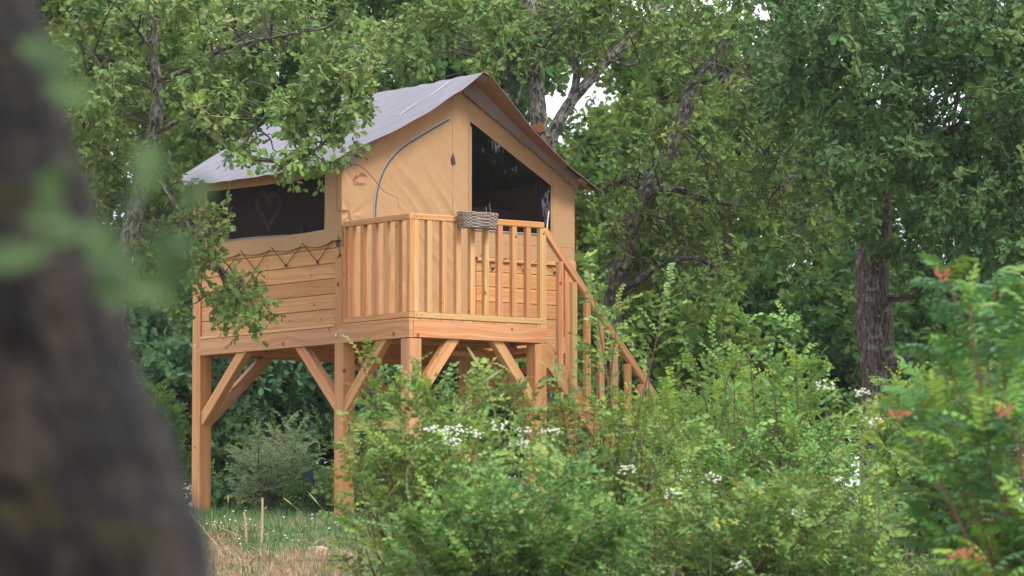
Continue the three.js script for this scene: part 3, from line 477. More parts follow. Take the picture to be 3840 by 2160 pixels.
function limbGeo(pts, radii, o = {}) { // a tapered limb with bark relief
  const { seg = Math.max(8, Math.round(pts.length * 5)), rad = 10, rough = 0.12, freq = 9 } = o, curve = new THREE.CatmullRomCurve3(pts), P = [], U = [], idx = [], s0 = rnd() * 50;
  let nrm = null, dist = 0, last = null;
  for (let i = 0; i <= seg; i++) {
    const t = i / seg, c = curve.getPoint(t), tan = curve.getTangent(t); if (last) dist += c.distanceTo(last); last = c;
    if (!nrm) nrm = Math.abs(tan.y) < 0.9 ? V(0, 1, 0).cross(tan).normalize() : V(1, 0, 0).cross(tan).normalize(); else nrm.sub(tan.clone().multiplyScalar(nrm.dot(tan))).normalize();
    const bn = tan.clone().cross(nrm), k = t * (radii.length - 1), a = Math.min(radii.length - 2, Math.floor(k)), r = lerp(radii[a], radii[a + 1], k - a);
    for (let j = 0; j <= rad; j++) {
      const th = (j % rad) / rad * 2 * Math.PI, lump = 1 + rough * (2 * fbm(Math.cos(th) * 1.3 + s0, dist * freq * 0.12 / Math.max(r, 0.02) * 0.5 + Math.sin(th) * 1.3, 0, 0, 77, 3) - 0.95);
      const q = c.clone().addScaledVector(nrm, Math.cos(th) * r * lump).addScaledVector(bn, Math.sin(th) * r * lump); P.push(q.x, q.y, q.z); U.push(j / rad * Math.max(1, Math.round(2 * Math.PI * radii[0] / 0.5)), dist / 0.5);
    }
  }
  for (let i = 0; i < seg; i++) for (let j = 0; j < rad; j++) { const a = i * (rad + 1) + j, b = a + 1, c = a + rad + 1, d = c + 1; idx.push(a, c, b, b, c, d); }
  const g = new THREE.BufferGeometry(); g.setAttribute('position', new THREE.Float32BufferAttribute(P, 3)); g.setAttribute('uv', new THREE.Float32BufferAttribute(U, 2)); g.setIndex(idx); g.computeVertexNormals(); return g;
}
function barkTex(s, base, lichen, moss, lk = 0.62) {
  return tex(512, 512, (u, v) => {
    const w = 0.12 * (fbm(u * 6, v * 6, 6, 6, s) - 0.5), f = fbm((u + w) * 22, v * 7, 22, 7, s + 3), ridge = 1 - Math.abs(2 * f - 0.94), n = fbm(u * 50, v * 50, 50, 50, s + 9), lp = fbm(u * 9, v * 9, 9, 9, s + 14), mp = fbm(u * 5, v * 5, 5, 5, s + 17);
    const k = 0.5 + 0.55 * sstep(f, 0.28, 0.6) + 0.3 * (n - 0.5); let c = base.map((b) => b * k);
    const l = sstep(lp + 0.25 * (n - 0.5), lk - 0.1, lk); c = c.map((b, i) => lerp(b, lichen[i] * (0.75 + 0.5 * n), l * 0.8));
    const m = sstep(mp + 0.2 * (n - 0.5), 0.6, 0.7); return moss ? c.map((b, i) => lerp(b, moss[i] * (0.7 + 0.6 * n), m * 0.75)) : c;
  });
}
const barkBump = tex(512, 512, (u, v) => { const w = 0.12 * (fbm(u * 6, v * 6, 6, 6, 31) - 0.5), f = fbm((u + w) * 22, v * 7, 22, 7, 34); return sstep(f, 0.28, 0.62) * 0.8 + 0.2 * fbm(u * 40, v * 40, 40, 40, 36); }, false);
const bark = std({ map: barkTex(31, [0.47, 0.43, 0.40], [0.64, 0.66, 0.60], [0.42, 0.38, 0.14], 0.56), bumpMap: barkBump, bumpScale: 0.02, roughness: 0.95 });
const barkDark = std({ map: barkTex(51, [0.37, 0.325, 0.295], [0.50, 0.48, 0.45], null, 0.66), bumpMap: barkBump, bumpScale: 0.025, roughness: 0.95 });
const barkMoss = std({ map: barkTex(71, [0.34, 0.31, 0.28], [0.5, 0.53, 0.48], [0.45, 0.40, 0.12], 0.56), bumpMap: barkBump, bumpScale: 0.02, roughness: 0.95 });
const twigMat = std({ color: lin(0.075, 0.06, 0.05), roughness: 0.95 });
const cutWood = std({ map: grains[0], color: lin(0.30, 0.13, 0.05), roughness: 0.8 });
const rel = (g, o) => g.translate(-o.x, -o.y, -o.z);
// thin branches from the limbs to where the leaves are: joined as one part
function twigs(parent, froms, spots, n, r = 0.012, mat = twigMat) {
  const gs = [];
  for (let i = 0; i < n && spots.length; i++) {
    const to = pick(spots).p.clone(); let best = froms[0], bd = 1e9; for (const f of froms) { const d = f.distanceTo(to) * R(0.5, 1.7); if (d < bd) { bd = d; best = f; } }
    if (best.distanceTo(to) > 1.7) continue;
    const m = best.clone().lerp(to, 0.45).add(V(R(-0.15, 0.15), R(-0.05, 0.25), R(-0.15, 0.15)).multiplyScalar(Math.min(1, bd))), m2 = best.clone().lerp(to, 0.75).add(V(R(-0.1, 0.1), R(-0.1, 0.12), R(-0.1, 0.1)));
    gs.push(limbGeo([best, m, m2, to], [r * R(0.7, 1.3), r * 0.7, r * 0.3], { seg: 10, rad: 5, rough: 0.15 }));
  }
  if (gs.length) { const m = mesh('twigs', rel(mergeGeometries(gs), parent.position), mat, parent); m.userData.kind = 'stuff'; }
}
const inPoly = (x, y, q) => { let c = false; for (let i = 0, j = q.length - 1; i < q.length; j = i++) if ((q[i][1] > y) !== (q[j][1] > y) && x < (q[j][0] - q[i][0]) * (y - q[i][1]) / (q[j][1] - q[i][1]) + q[i][0]) c = !c; return c; };
// sprays inside an outline (view pixels) between two distances, gathered into clumps
function fill(poly, d0, d1, n, o = {}) {
  const xs = poly.map((q) => q[0]), ys = poly.map((q) => q[1]), x0 = Math.min(...xs), x1 = Math.max(...xs), y0 = Math.min(...ys), y1 = Math.max(...ys), out = [], nc = Math.max(3, Math.round(n / (o.per || 9)));
  const cs = []; for (let g = 0; cs.length < nc && g < 9999; g++) { const x = R(x0, x1), y = R(y0, y1); if (inPoly(x, y, poly) && !(o.skip && o.skip(x, y))) cs.push([x, y, R(d0, d1)]); }
  const sp = o.spread || 26;
  for (let g = 0; out.length < n && g < n * 20; g++) { const c = pick(cs), x = c[0] + gauss() * sp, y = c[1] + gauss() * sp * 0.8; if (!inPoly(x, y, poly) || (o.skip && o.skip(x, y))) continue; const d = rdir(); d.y -= o.droop ?? 0.2; out.push({ p: at(x, y, c[2] + gauss() * 0.25), dir: d, scale: o.scale ? o.scale * R(0.8, 1.25) : undefined }); }
  return out;
}
const ell = (c, rx, ry, rz, n, o = {}) => { const out = [], nc = Math.max(4, Math.round(n / 11)), cs = Array.from({ length: nc }, () => { const d = rdir(), k = Math.pow(rnd(), 0.45); return V(c.x + d.x * rx * k, c.y + d.y * ry * k, c.z + d.z * rz * k); }); const sp = o.spread || 0.32; while (out.length < n) { const q = pick(cs), d = rdir(); d.y -= 0.2; const p = V(q.x + gauss() * sp, q.y + gauss() * sp * 0.8, q.z + gauss() * sp); if (o.skip && o.skip(p)) { if (rnd() < 0.02) out.push({ p, dir: d, scale: 0.01 }); continue; } out.push({ p, dir: d, scale: o.scale ? o.scale * R(0.8, 1.3) : undefined }); } return out; };
const along = (pts, n = 14) => new THREE.CatmullRomCurve3(pts).getPoints(n);
const toPix = (p) => { const c = Math.cos(PITCH), s = Math.sin(PITCH), y = p.y - EYE, z = p.z, cy = y * c + z * s, cz = -y * s + z * c; return [(1920 + p.x / -cz * FOCAL) / 1.49068, (1080 - cy / -cz * FOCAL) / 1.49068]; };
const G = { mist: [[0.13, 0.25, 0.12], [0.11, 0.22, 0.11]], oak: [[0.135, 0.23, 0.055], [0.112, 0.205, 0.052], [0.16, 0.245, 0.056]], light: [[0.19, 0.29, 0.075], [0.165, 0.265, 0.07]], deep: [[0.058, 0.14, 0.042], [0.07, 0.155, 0.046], [0.092, 0.172, 0.046]], bush: [[0.19, 0.335, 0.075], [0.155, 0.30, 0.08], [0.22, 0.35, 0.065]], grey: [[0.215, 0.31, 0.165], [0.19, 0.285, 0.155]] };
const onGround = (x, y) => { for (let d = 33; d < 47; d += 0.05) { const p = at(x, y, d); if (p.y <= groundY(p.x, p.z)) return p; } return at(x, y, 42); };
const ground = (x, z) => V(x, groundY(x, z), z);
function clearOf(spots, line, w, d, prob = 0.85) { return spots.filter((q) => { if (-q.p.z > d + 0.25) return true; const [x, y] = toPix(q.p); for (let i = 0; i + 1 < line.length; i++) { const [ax, ay] = line[i], [bx, by] = line[i + 1], t = clamp(((x - ax) * (bx - ax) + (y - ay) * (by - ay)) / ((bx - ax) ** 2 + (by - ay) ** 2), 0, 1); if (Math.hypot(x - ax - t * (bx - ax), y - ay - t * (by - ay)) < w) return rnd() > prob; } return true; }); }
function tree(name, label, o) { // o.limbs: [[points], [radii], bark?]; first is the trunk
  const t = thing(name, label, 'tree', o.limbs[0][0][0].clone(), o.group);
  const nodes = [];
  o.limbs.forEach(([pts, rr, seg], i) => { mesh(i ? 'branch' : 'trunk', rel(limbGeo(pts, rr, { rad: i ? 8 : 14, seg: seg || pts.length * 6, rough: 0.16 }), t.position), o.bark || bark, t); nodes.push(...along(pts, 16).slice(i ? 2 : 5)); });
  twigs(t, nodes, o.spots, Math.round((o.twigs ?? 60) * 1.7), o.twigR ?? 0.010);
  crown('crown', t, o.geo || oakNear, o.spots, o.tints || G.oak);
  return t;
}
const D = (list, d) => list.map(([x, y, dd]) => at(x, y, dd ?? d));
const foot = (x, y, d, sink = 0.2) => { const p = at(x, y, d); p.y = groundY(p.x, p.z) - sink; return p; };

// ---------------------------------------------------------------- trees beside and behind the tent
{ // left oak whose branches hang before the roof
  const trunk = [foot(285, 900, 43), at(300, 700, 43), ...D([[335, 560], [350, 490], [376, 400], [389, 320], [396, 240], [384, 150], [386, 60], [396, -70]], 43)];
  const limbs = [[trunk, [0.13, 0.1, 0.095, 0.092, 0.088, 0.08, 0.072, 0.066, 0.06, 0.05], 60],
    [D([[392, 205, 43], [470, 175, 42.6], [560, 125, 42.2], [680, 95, 41.8], [820, 70, 41.5]]), [0.03, 0.025, 0.012]],
    [D([[389, 335, 43], [470, 300, 42.5], [540, 345, 42], [600, 385, 41.7], [690, 405, 41.5], [760, 395, 41.4], [830, 345, 41.3], [890, 262, 41.2]]), [0.03, 0.028, 0.02, 0.008]],
    [D([[600, 385, 41.7], [660, 300, 41.6], [740, 240, 41.5], [850, 200, 41.4], [915, 190, 41.4]]), [0.015, 0.012, 0.005]],
    [D([[374, 400, 43], [420, 480, 42.8], [470, 560, 42.7], [520, 650, 42.6], [590, 700, 42.5], [630, 755, 42.5]]), [0.028, 0.02, 0.005]],
    [D([[388, 140, 43], [335, 60, 42.7], [300, 20, 42.5], [240, -20, 42.4]]), [0.025, 0.02, 0.012]],
    [D([[393, 230, 43], [300, 160, 42.6], [210, 120, 42.4], [150, 60, 42.3]]), [0.022, 0.016, 0.008]]];
  const spots = clearOf([
    ...fill([[100, -40], [900, -40], [915, 110], [780, 180], [610, 235], [500, 290], [440, 250], [330, 290], [230, 330], [140, 250]], 41.5, 44, 520),
    ...fill([[440, 260], [560, 205], [740, 215], [860, 120], [950, 175], [945, 230], [900, 245], [905, 300], [870, 350], [850, 395], [800, 350], [720, 370], [660, 350], [600, 370], [540, 330], [470, 300]], 41, 41.9, 190, { spread: 18 }),
    ...fill([[640, 370], [740, 360], [850, 390], [840, 425], [740, 415], [660, 430]], 41, 41.6, 20, { spread: 14 }),
    ...fill([[360, 590], [470, 545], [585, 560], [605, 600], [560, 690], [630, 730], [650, 790], [590, 822], [545, 740], [490, 735], [430, 790], [370, 780]], 42.3, 43.4, 150, { spread: 22 }),
    ...fill([[200, 300], [320, 310], [310, 560], [260, 640], [210, 500]], 42.6, 44, 60), ...fill([[400, 420], [470, 400], [470, 460], [410, 500]], 42.6, 43.6, 14)], [[386, 60], [384, 150], [396, 240], [389, 320], [376, 400], [350, 490], [335, 560]], 46, 43, 0.93);
  const t = tree('oak_tree', 'slim lichened oak trunk with light green leaves hanging over the tent roof', { limbs, spots, twigs: 120, tints: [[0.165, 0.265, 0.075], [0.138, 0.24, 0.07], [0.19, 0.285, 0.08]] });
  const scar = mesh('branch_scar', new THREE.SphereGeometry(0.03, 10, 8).scale(0.6, 1.2, 1), cutWood, t); scar.position.copy(at(408, 340, 42.93).sub(t.position));
  // leaves that can be picked out singly before the roof and the boarding
  const bough = mesh('bough', rel(limbGeo(D([[830, 395, 41.2], [870, 408, 41.3], [910, 420, 41.4], [940, 450, 41.5], [965, 480, 41.5], [1000, 498, 41.5]]), [0.006, 0.004, 0.0022], { seg: 24, rad: 5 }), t.position), twigMat, t);
  mesh('bough', rel(limbGeo(D([[998, 497, 41.5], [1003, 510, 41.5], [1003, 522, 41.5]]), [0.0022, 0.0015], { seg: 4, rad: 4 }), t.position), twigMat, t);
  const lone = [0, 1, 2].map(() => paint(leafGeo(OAK.map(([a, w]) => [a, w * R(0.85, 1.15)]), 0.1, R(0.1, 0.35), R(0, 0.3)), [0.15, 0.25, 0.05]));
  for (let i = 0; i < 150; i++) {
    const low = i > 105, p = low ? at(R(545, 645), R(745, 818), 42.3) : at(lerp(600, 935, rnd()), 0, 41); if (!low) { const x = toPix(p)[0]; p.copy(at(x, (x < 760 ? R(370, 430) : x < 850 ? R(330, 415) : R(150, 330)), 40.95)); }
    const m = mesh('leaf', pick(lone), leafMat, bough), d = rdir(); d.y -= 0.4; m.matrix.makeBasis(...(() => { const z = d.clone().normalize(), x = V(gauss() * 0.6, 0.6, 0.9).cross(z).normalize(); return [x, z.clone().cross(x), z]; })()); m.matrix.setPosition(p.sub(t.position)); m.matrix.decompose(m.position, m.quaternion, m.scale); m.scale.setScalar(R(0.7, 1.1));
  }
}
const gap = (x, y) => Math.hypot((x - 1440) / 82, (y - 230) / 86) < 1, wideGap = (x, y) => Math.hypot((x - 1436) / 92, (y - 230) / 100) < 1;
{ // twin stemmed oak behind the ridge
  const b = foot(1370, 500, 48);
  tree('oak_tree', 'straight grey oak trunk with a round orange cut scar rising behind the roof', {
    limbs: [[[b, at(1362, 700, 48), ...D([[1358, 420], [1357, 330], [1352, 250], [1350, 170], [1340, 80], [1335, -60]], 48)], [0.12, 0.1, 0.098, 0.094, 0.09, 0.085, 0.07], 50],
      [D([[1350, 195, 48], [1330, 180, 47.9], [1312, 205, 47.8], [1300, 262, 47.7]]), [0.03, 0.028, 0.02]]],
    spots: clearOf(fill([[900, -40], [1480, -40], [1500, 60], [1420, 110], [1330, 150], [1260, 170], [1180, 150], [1060, 170], [960, 150]], 46.5, 49.5, 400, { skip: gap, spread: 30 }), [[1358, 420], [1357, 330], [1352, 250], [1350, 160]], 30, 48), twigs: 50, tints: G.oak });
  const t = scene.children[scene.children.length - 1], s = mesh('branch_scar', new THREE.CylinderGeometry(0.052, 0.066, 0.05, 18).rotateX(Math.PI / 2), cutWood, t); s.position.copy(at(1357, 323, 47.88).sub(t.position));
  tree('oak_tree', 'forked oak leaning right behind the tent with sky between its limbs', {
    limbs: [[[foot(1350, 600, 48.8), ...D([[1372, 420], [1395, 330], [1430, 265], [1480, 205], [1530, 150], [1590, 90], [1640, 30], [1680, -60]], 48.8)], [0.1, 0.08, 0.074, 0.068, 0.06, 0.05, 0.045, 0.04], 56],
      [D([[1432, 262, 48.8], [1450, 200, 48.8], [1445, 130, 48.8], [1460, 60, 48.7], [1475, -50, 48.6]]), [0.05, 0.045, 0.04, 0.035]],
      [D([[1530, 150, 48.8], [1580, 165, 48.6], [1640, 150, 48.4], [1700, 165, 48.2]]), [0.025, 0.015, 0.006]]],
    spots: clearOf([...fill([[1440, -40], [1900, -40], [1880, 90], [1720, 130], [1640, 175], [1560, 120], [1480, 120]], 46.5, 50, 260, { skip: gap, spread: 32 }), ...fill([[1370, 130], [1470, 110], [1490, 170], [1400, 180]], 48, 49.5, 14, { skip: gap })], [[1372, 420], [1395, 330], [1430, 265], [1480, 205], [1530, 150], [1560, 110]], 34, 48.8), twigs: 50 });
}
{ // leaning oak with mossy bark
  const d = 47;
  tree('oak_tree', 'mossy oak leaning right with an elbowed limb beside the stair', {
    limbs: [[[foot(1530, 900, d), ...D([[1545, 740], [1572, 640], [1590, 560], [1620, 490], [1665, 415], [1700, 340], [1735, 255], [1778, 180], [1815, 120], [1845, 50], [1862, -50]], d)], [0.12, 0.1, 0.1, 0.098, 0.09, 0.085, 0.08, 0.07, 0.06, 0.045], 70],
      [D([[1722, 270, d], [1730, 225, d], [1780, 197, d - 0.1], [1840, 192, d - 0.3], [1900, 212, d - 0.5], [1960, 240, d - 0.6]]), [0.05, 0.045, 0.04, 0.025, 0.01]],
      [D([[1605, 525, d], [1660, 475, d - 0.1], [1720, 480, d - 0.3], [1800, 510, d - 0.5], [1880, 520, d - 0.6]]), [0.05, 0.045, 0.03, 0.01]],
      [D([[1550, 745, d], [1600, 710, d - 0.1], [1660, 672, d - 0.2], [1740, 650, d - 0.3], [1830, 690, d - 0.4]]), [0.055, 0.045, 0.03, 0.015]],
      [D([[1555, 735, d], [1530, 800, d], [1520, 850, d]]), [0.07, 0.09, 0.1]],
      [D([[1600, 540, d], [1690, 560, d - 0.4], [1740, 640, d - 0.6], [1760, 700, d - 0.7]]), [0.02, 0.014, 0.008]],
      [D([[1640, 460, d], [1600, 430, d], [1560, 455, d], [1520, 470, d]]), [0.02, 0.014, 0.006]],
      [D([[1880, 360, d], [1950, 420, d - 0.5], [1990, 520, d - 0.5]]), [0.016, 0.012, 0.005]]],
    spots: clearOf([...fill([[1480, 430], [1640, 300], [1900, 230], [2120, 300], [2120, 640], [1990, 720], [1760, 740], [1600, 760], [1500, 700], [1450, 560]], 45.5, 49, 560, { spread: 34 }), ...fill([[1660, 120], [1960, 60], [1960, 280], [1780, 300], [1700, 220]], 45.5, 49, 110)], [[1845, 50], [1778, 180], [1735, 255], [1700, 340], [1665, 415], [1620, 490], [1590, 560], [1572, 640], [1555, 720]], 40, d), bark: barkMoss, twigs: 130, tints: G.oak });
}
{ // big oak on the right: dark foliage before the others
  const d = 44;
  tree('oak_tree', 'thick dark oak trunk at the right under a heavy dark green crown', {
    limbs: [[[foot(2215, 1010, d), ...D([[2215, 985], [2205, 880], [2198, 780], [2195, 690], [2200, 600], [2202, 520], [2205, 440], [2230, 360], [2250, 240], [2260, 100], [2250, -50]], d)], [0.26, 0.21, 0.19, 0.175, 0.17, 0.17, 0.165, 0.17, 0.14, 0.12, 0.1], 80],
      [D([[2215, 460, d], [2260, 410, d - 0.2], [2340, 360, d - 0.6], [2440, 330, d - 1], [2600, 300, d - 1.2]]), [0.12, 0.1, 0.08, 0.06]],
      [D([[2250, 240, d], [2290, 120, d - 0.5], [2260, 60, d - 0.8], [2150, 10, d - 1], [2080, -40, d - 1]]), [0.1, 0.09, 0.07, 0.06]],
      [D([[2255, 130, d - 0.4], [2310, 100, d - 1], [2400, 160, d - 1.6], [2480, 220, d - 2], [2600, 330, d - 2]]), [0.1, 0.095, 0.08, 0.06]],
      [D([[2205, 940, d], [2245, 925, d - 0.1], [2280, 905, d - 0.2], [2310, 880, d - 0.3]]), [0.12, 0.09, 0.06, 0.03]],
      [D([[2240, 750, d], [2290, 745, d - 0.3], [2350, 700, d - 0.4]]), [0.04, 0.03, 0.012]],
      [D([[2200, 480, d], [2120, 380, d - 0.6], [2060, 300, d - 1], [2010, 200, d - 1.2]]), [0.05, 0.03, 0.012]]],
    spots: clearOf([...fill([[1900, -40], [2760, -40], [2760, 660], [2480, 700], [2400, 690], [2330, 590], [2260, 560], [2200, 640], [2170, 600], [2130, 500], [2040, 470], [1960, 350], [1930, 200]], 40, 43.4, 1900, { spread: 34 }),
      ...fill([[2250, -40], [2700, -40], [2700, 330], [2420, 300], [2280, 200]], 43, 46.5, 420, { spread: 40 }), ...fill([[2160, 520], [2330, 540], [2330, 620], [2260, 700], [2160, 640]], 42.5, 43.4, 20)], [[2203, 460], [2200, 560], [2195, 690], [2200, 800]], 58, d, 0.5), bark: barkDark, twigs: 150, tints: G.deep, twigR: 0.014 });
}
{ // the next oak to the right: the gable window mirrors it
  const c = V(10.5, 8, -41), b = ground(10.5, -41);
  tree('oak_tree', 'dark oak mirrored in the clear gable window, to the right of the thick trunk', { limbs: [[[b, V(10.6, 4.5, -41), V(10.4, 7, -41), V(10.5, 10, -41)], [0.2, 0.17, 0.12, 0.05], 20]], spots: ell(c, 3.4, 2.6, 3.2, 520, { spread: 0.5 }), geo: oakFar, tints: G.deep, twigs: 20, bark: barkDark });
}
// trees further behind, each with its own trunk
const behind = [
  ['tall pale green tree in the top left corner behind the near trunk', 110, 90, 56, 1.8, 1.7, 330, G.oak, 120],
  ['pale blurred tree behind the slim left oak', 230, 420, 60, 2.3, 2.8, 420, G.light, 300], ['green tree behind the hanging branches left of the roof', 520, 330, 63, 2.2, 2.4, 380, G.oak, 540],
  ['dark tree above the back slope of the roof', 900, 130, 57, 2.6, 1.7, 420, G.deep, 960], ['tall leafy tree behind the roof ridge', 1210, 60, 60, 1.9, 1.5, 300, G.oak, 1180],
  ['yellow green tree seen between the forked oak and the leaning oak', 1630, 240, 66, 2.1, 1.5, 330, G.light, 1640], ['green tree behind the right eave of the tent', 1540, 560, 62, 1.7, 1.9, 330, G.oak, 1500],
  ['mid green tree behind the elbowed limb', 1880, 360, 64, 2.4, 2.3, 420, G.oak, 1900], ['low leafy tree behind the leaning trunk', 1830, 770, 60, 2.2, 1.8, 380, G.oak, 1850],
  ['tree filling the gap left of the thick right trunk', 2080, 500, 68, 1.7, 2.6, 300, G.light, 2060], ['tree behind the thick right trunk', 2420, 600, 62, 2.2, 2.6, 380, G.deep, 2400],
  ['light tree low behind the right shrubs', 2350, 880, 70, 2.6, 1.6, 300, G.oak, 2360], ['dark tree behind the posts under the platform', 640, 960, 58, 2.2, 1.7, 620, G.mist, 600],
  ['dark tree behind the middle of the platform', 1080, 980, 59, 2.6, 1.6, 560, G.mist, 1150], ['dark green tree left of the back post', 380, 880, 56, 1.7, 1.8, 420, G.mist, 400], ['shadowed tree low behind the stair', 1580, 960, 57, 2.0, 1.4, 420, G.oak, 1600], ['leafy tree low right of the leaning oak', 2050, 900, 59, 2.0, 1.3, 360, G.deep, 2060]];
for (const [label, x, y, d, rx, ry, n, tints, tx] of behind) {
  const c = at(x, y, d), b = foot(tx, 1100, d), skip = (p) => wideGap(...toPix(p));
  const top = V(c.x, c.y + ry * 0.7, c.z), mid = b.clone().lerp(c, 0.55).add(V(R(-0.3, 0.3), 0, 0));
  const limbs = [[[b, mid, c, top], [0.16, 0.12, 0.09, 0.03], 24]]; for (let i = 0; i < 5; i++) { const a = mid.clone().lerp(top, R(0.1, 0.8)), e = V(c.x + R(-1, 1) * rx, c.y + R(-0.5, 0.9) * ry, c.z + R(-1, 1) * rx * 0.6); limbs.push([[a, a.clone().lerp(e, 0.5).add(V(0, R(0, 0.4), 0)), e], [0.05, 0.035, 0.012]]); }
  tree('background_tree', label, { group: 'trees standing behind the tent', limbs, spots: ell(c, rx, ry, 1.8, Math.round(n * 1.7), { skip, spread: 0.45 }), geo: oakFar, tints, twigs: 24, bark: barkDark });
}

// ---------------------------------------------------------------- shrubs
function shrub(name, label, base, tips, o) { // stems arch from the foot to the tips, leafy side sprays along them
  const s = thing(name, label, 'shrub', base.clone(), 'wild shrubs round the platform'), spots = [], gs = [];
  for (const tip of tips) {
    const a = base.clone().add(V(R(-0.3, 0.3) * (o.wide || 1), 0, R(-0.3, 0.3))); a.y = groundY(a.x, a.z) - 0.05;
    const h = tip.y - a.y, m1 = a.clone().lerp(tip, 0.35).add(V(0, h * 0.10, 0)), m2 = a.clone().lerp(tip, 0.75).add(V(0, h * 0.06, 0)), pts = [a, m1, m2, tip];
    const cv = new THREE.CatmullRomCurve3(pts); gs.push(limbGeo(pts, [o.stem || 0.012, 0.008, 0.005, 0.002], { seg: 14, rad: 5, rough: 0.1 }));
    const L = cv.getLength(), k = Math.round(L * (o.dens || 16));
    for (let i = 0; i < k; i++) { const t = lerp(o.from ?? 0.2, 1, Math.pow(rnd(), 0.8)), p = cv.getPoint(t), tan = cv.getTangent(t), d = rdir(); d.y = d.y * 0.35 + (o.lift ?? 0.08); d.addScaledVector(tan, 0.7 * t); spots.push({ p, dir: d, scale: R(0.55, 1.3) * (o.scale || 1) * lerp(1.1, 0.75, t) }); }
  }
  for (let i = 0; i < 9; i++) { const q = pick(spots).p, e = q.clone().add(V(R(-0.25, 0.25), R(0.12, 0.4), R(-0.2, 0.2))); gs.push(limbGeo([q.clone().add(V(0, -0.3, 0)), q, q.clone().lerp(e, 0.6).add(V(R(-0.04, 0.04), 0, 0)), e], [0.005, 0.004, 0.003, 0.0012], { seg: 8, rad: 4 })); }
  const st = mesh('stems', rel(mergeGeometries(gs), s.position), o.stemMat || std({ color: lin(0.11, 0.06, 0.04), roughness: 0.9 }), s); st.userData.kind = 'stuff';
  crown('foliage', s, o.geo || bushNear, spots, o.tints || G.bush);
  return s;
}
const tipsIn = (poly, d0, d1, n) => { const out = []; const xs = poly.map((q) => q[0]), ys = poly.map((q) => q[1]); while (out.length < n) { const x = R(Math.min(...xs), Math.max(...xs)), y = R(Math.min(...ys), Math.max(...ys)); if (inPoly(x, y, poly)) out.push(at(x, y, R(d0, d1))); } return out; };
shrub('wild_shrub', 'dense dark green shrub in the lower middle before the platform', foot(1270, 1500, 27, 0), [...tipsIn([[960, 1330], [1080, 1250], [1250, 1210], [1480, 1240], [1640, 1320], [1660, 1449], [960, 1449]], 26, 27.6, 74), ...tipsIn([[1080, 1220], [1250, 1150], [1480, 1170], [1560, 1230], [1080, 1250]], 26.4, 27.8, 12)], { dens: 13, tints: [[0.12, 0.27, 0.07], [0.14, 0.30, 0.075], [0.18, 0.33, 0.07]], from: 0.35 });
shrub('wild_shrub', 'bright leafy shrub with arching twigs before the porch corner posts', foot(1100, 1500, 29, 0), [...D([[905, 888], [870, 1040], [870, 1180], [840, 1260], [1005, 960], [1060, 1010], [930, 1080], [900, 1330], [860, 1400], [960, 1390], [985, 1130], [1120, 940], [940, 970], [1030, 930], [1170, 960], [1090, 985], [1230, 950]], 29), ...tipsIn([[900, 1090], [1000, 1040], [1200, 1020], [1300, 1090], [1200, 1250], [900, 1380]], 28.4, 29.6, 34)], { dens: 9.5, from: 0.4 });
shrub('wild_shrub', 'light green shrub with long shoots before the stair foot', foot(1560, 1500, 30, 0), [...D([[1480, 660], [1395, 930], [1300, 950], [1280, 1000], [1560, 750], [1690, 710], [1500, 870], [1240, 980], [1440, 1010], [1400, 1040]], 30), ...tipsIn([[1250, 1050], [1420, 1010], [1560, 1020], [1700, 1030], [1760, 1120], [1700, 1350], [1300, 1200]], 29.4, 30.8, 46)], { dens: 8.5, from: 0.4 });
shrub('wild_shrub', 'yellowish shrub with red twigs before the thick right trunk', foot(1950, 1500, 32, 0), [...D([[1880, 810], [2000, 820], [2060, 900], [1800, 880], [1940, 900]], 32), ...tipsIn([[1740, 1110], [1900, 1050], [2120, 1070], [2200, 1110], [2180, 1300], [1760, 1300]], 31, 33, 60)], { dens: 9, from: 0.35, tints: [[0.165, 0.35, 0.075], [0.135, 0.315, 0.08], [0.20, 0.365, 0.07]] });
shrub('wild_shrub', 'low sprawling shrub along the bottom right', foot(1900, 1560, 28, 0), tipsIn([[1600, 1290], [1800, 1230], [2050, 1200], [2250, 1220], [2330, 1449], [1600, 1449]], 27.3, 29, 84), { dens: 12, from: 0.35, wide: 3, tints: [[0.16, 0.29, 0.065], [0.13, 0.265, 0.065], [0.19, 0.32, 0.07]] });
shrub('wild_shrub', 'hazy shrub between the stair and the right trunk', foot(1800, 1300, 33, 0), tipsIn([[1620, 950], [1780, 860], [1960, 820], [2100, 930], [2150, 1150], [1640, 1150]], 32, 34.5, 44), { dens: 8, from: 0.25, geo: bushFar });
shrub('wild_shrub', 'leafy shrub behind the right trunk base', foot(2350, 1300, 35, 0), tipsIn([[2180, 1000], [2280, 960], [2420, 930], [2576, 900], [2576, 1200], [2200, 1200]], 33, 36, 60), { dens: 12, from: 0.25, geo: bushFar, tints: G.bush });
shrub('wild_shrub', 'grey green bush standing behind the platform posts', foot(700, 1300, 50, 0), tipsIn([[590, 1180], [640, 1090], [740, 1060], [830, 1080], [830, 1230], [600, 1260]], 49, 51, 46), { dens: 12, geo: bushFar, tints: G.grey, from: 0.2 });
shrub('wild_shrub', 'dark low bush at the back under the platform', foot(860, 1300, 48, 0), tipsIn([[720, 1220], [860, 1180], [1000, 1170], [1020, 1290], [720, 1290]], 47.5, 49.5, 36), { dens: 14, geo: bushFar, tints: G.deep, from: 0.1 });
shrub('wild_shrub', 'green bush between the blurred trunk and the back post', foot(405, 1300, 47, 0), tipsIn([[360, 960], [410, 980], [448, 1060], [440, 1190], [370, 1260]], 46.5, 48, 36), { dens: 14, geo: bushFar, tints: [[0.11, 0.22, 0.05], [0.09, 0.19, 0.05]], from: 0.2 });
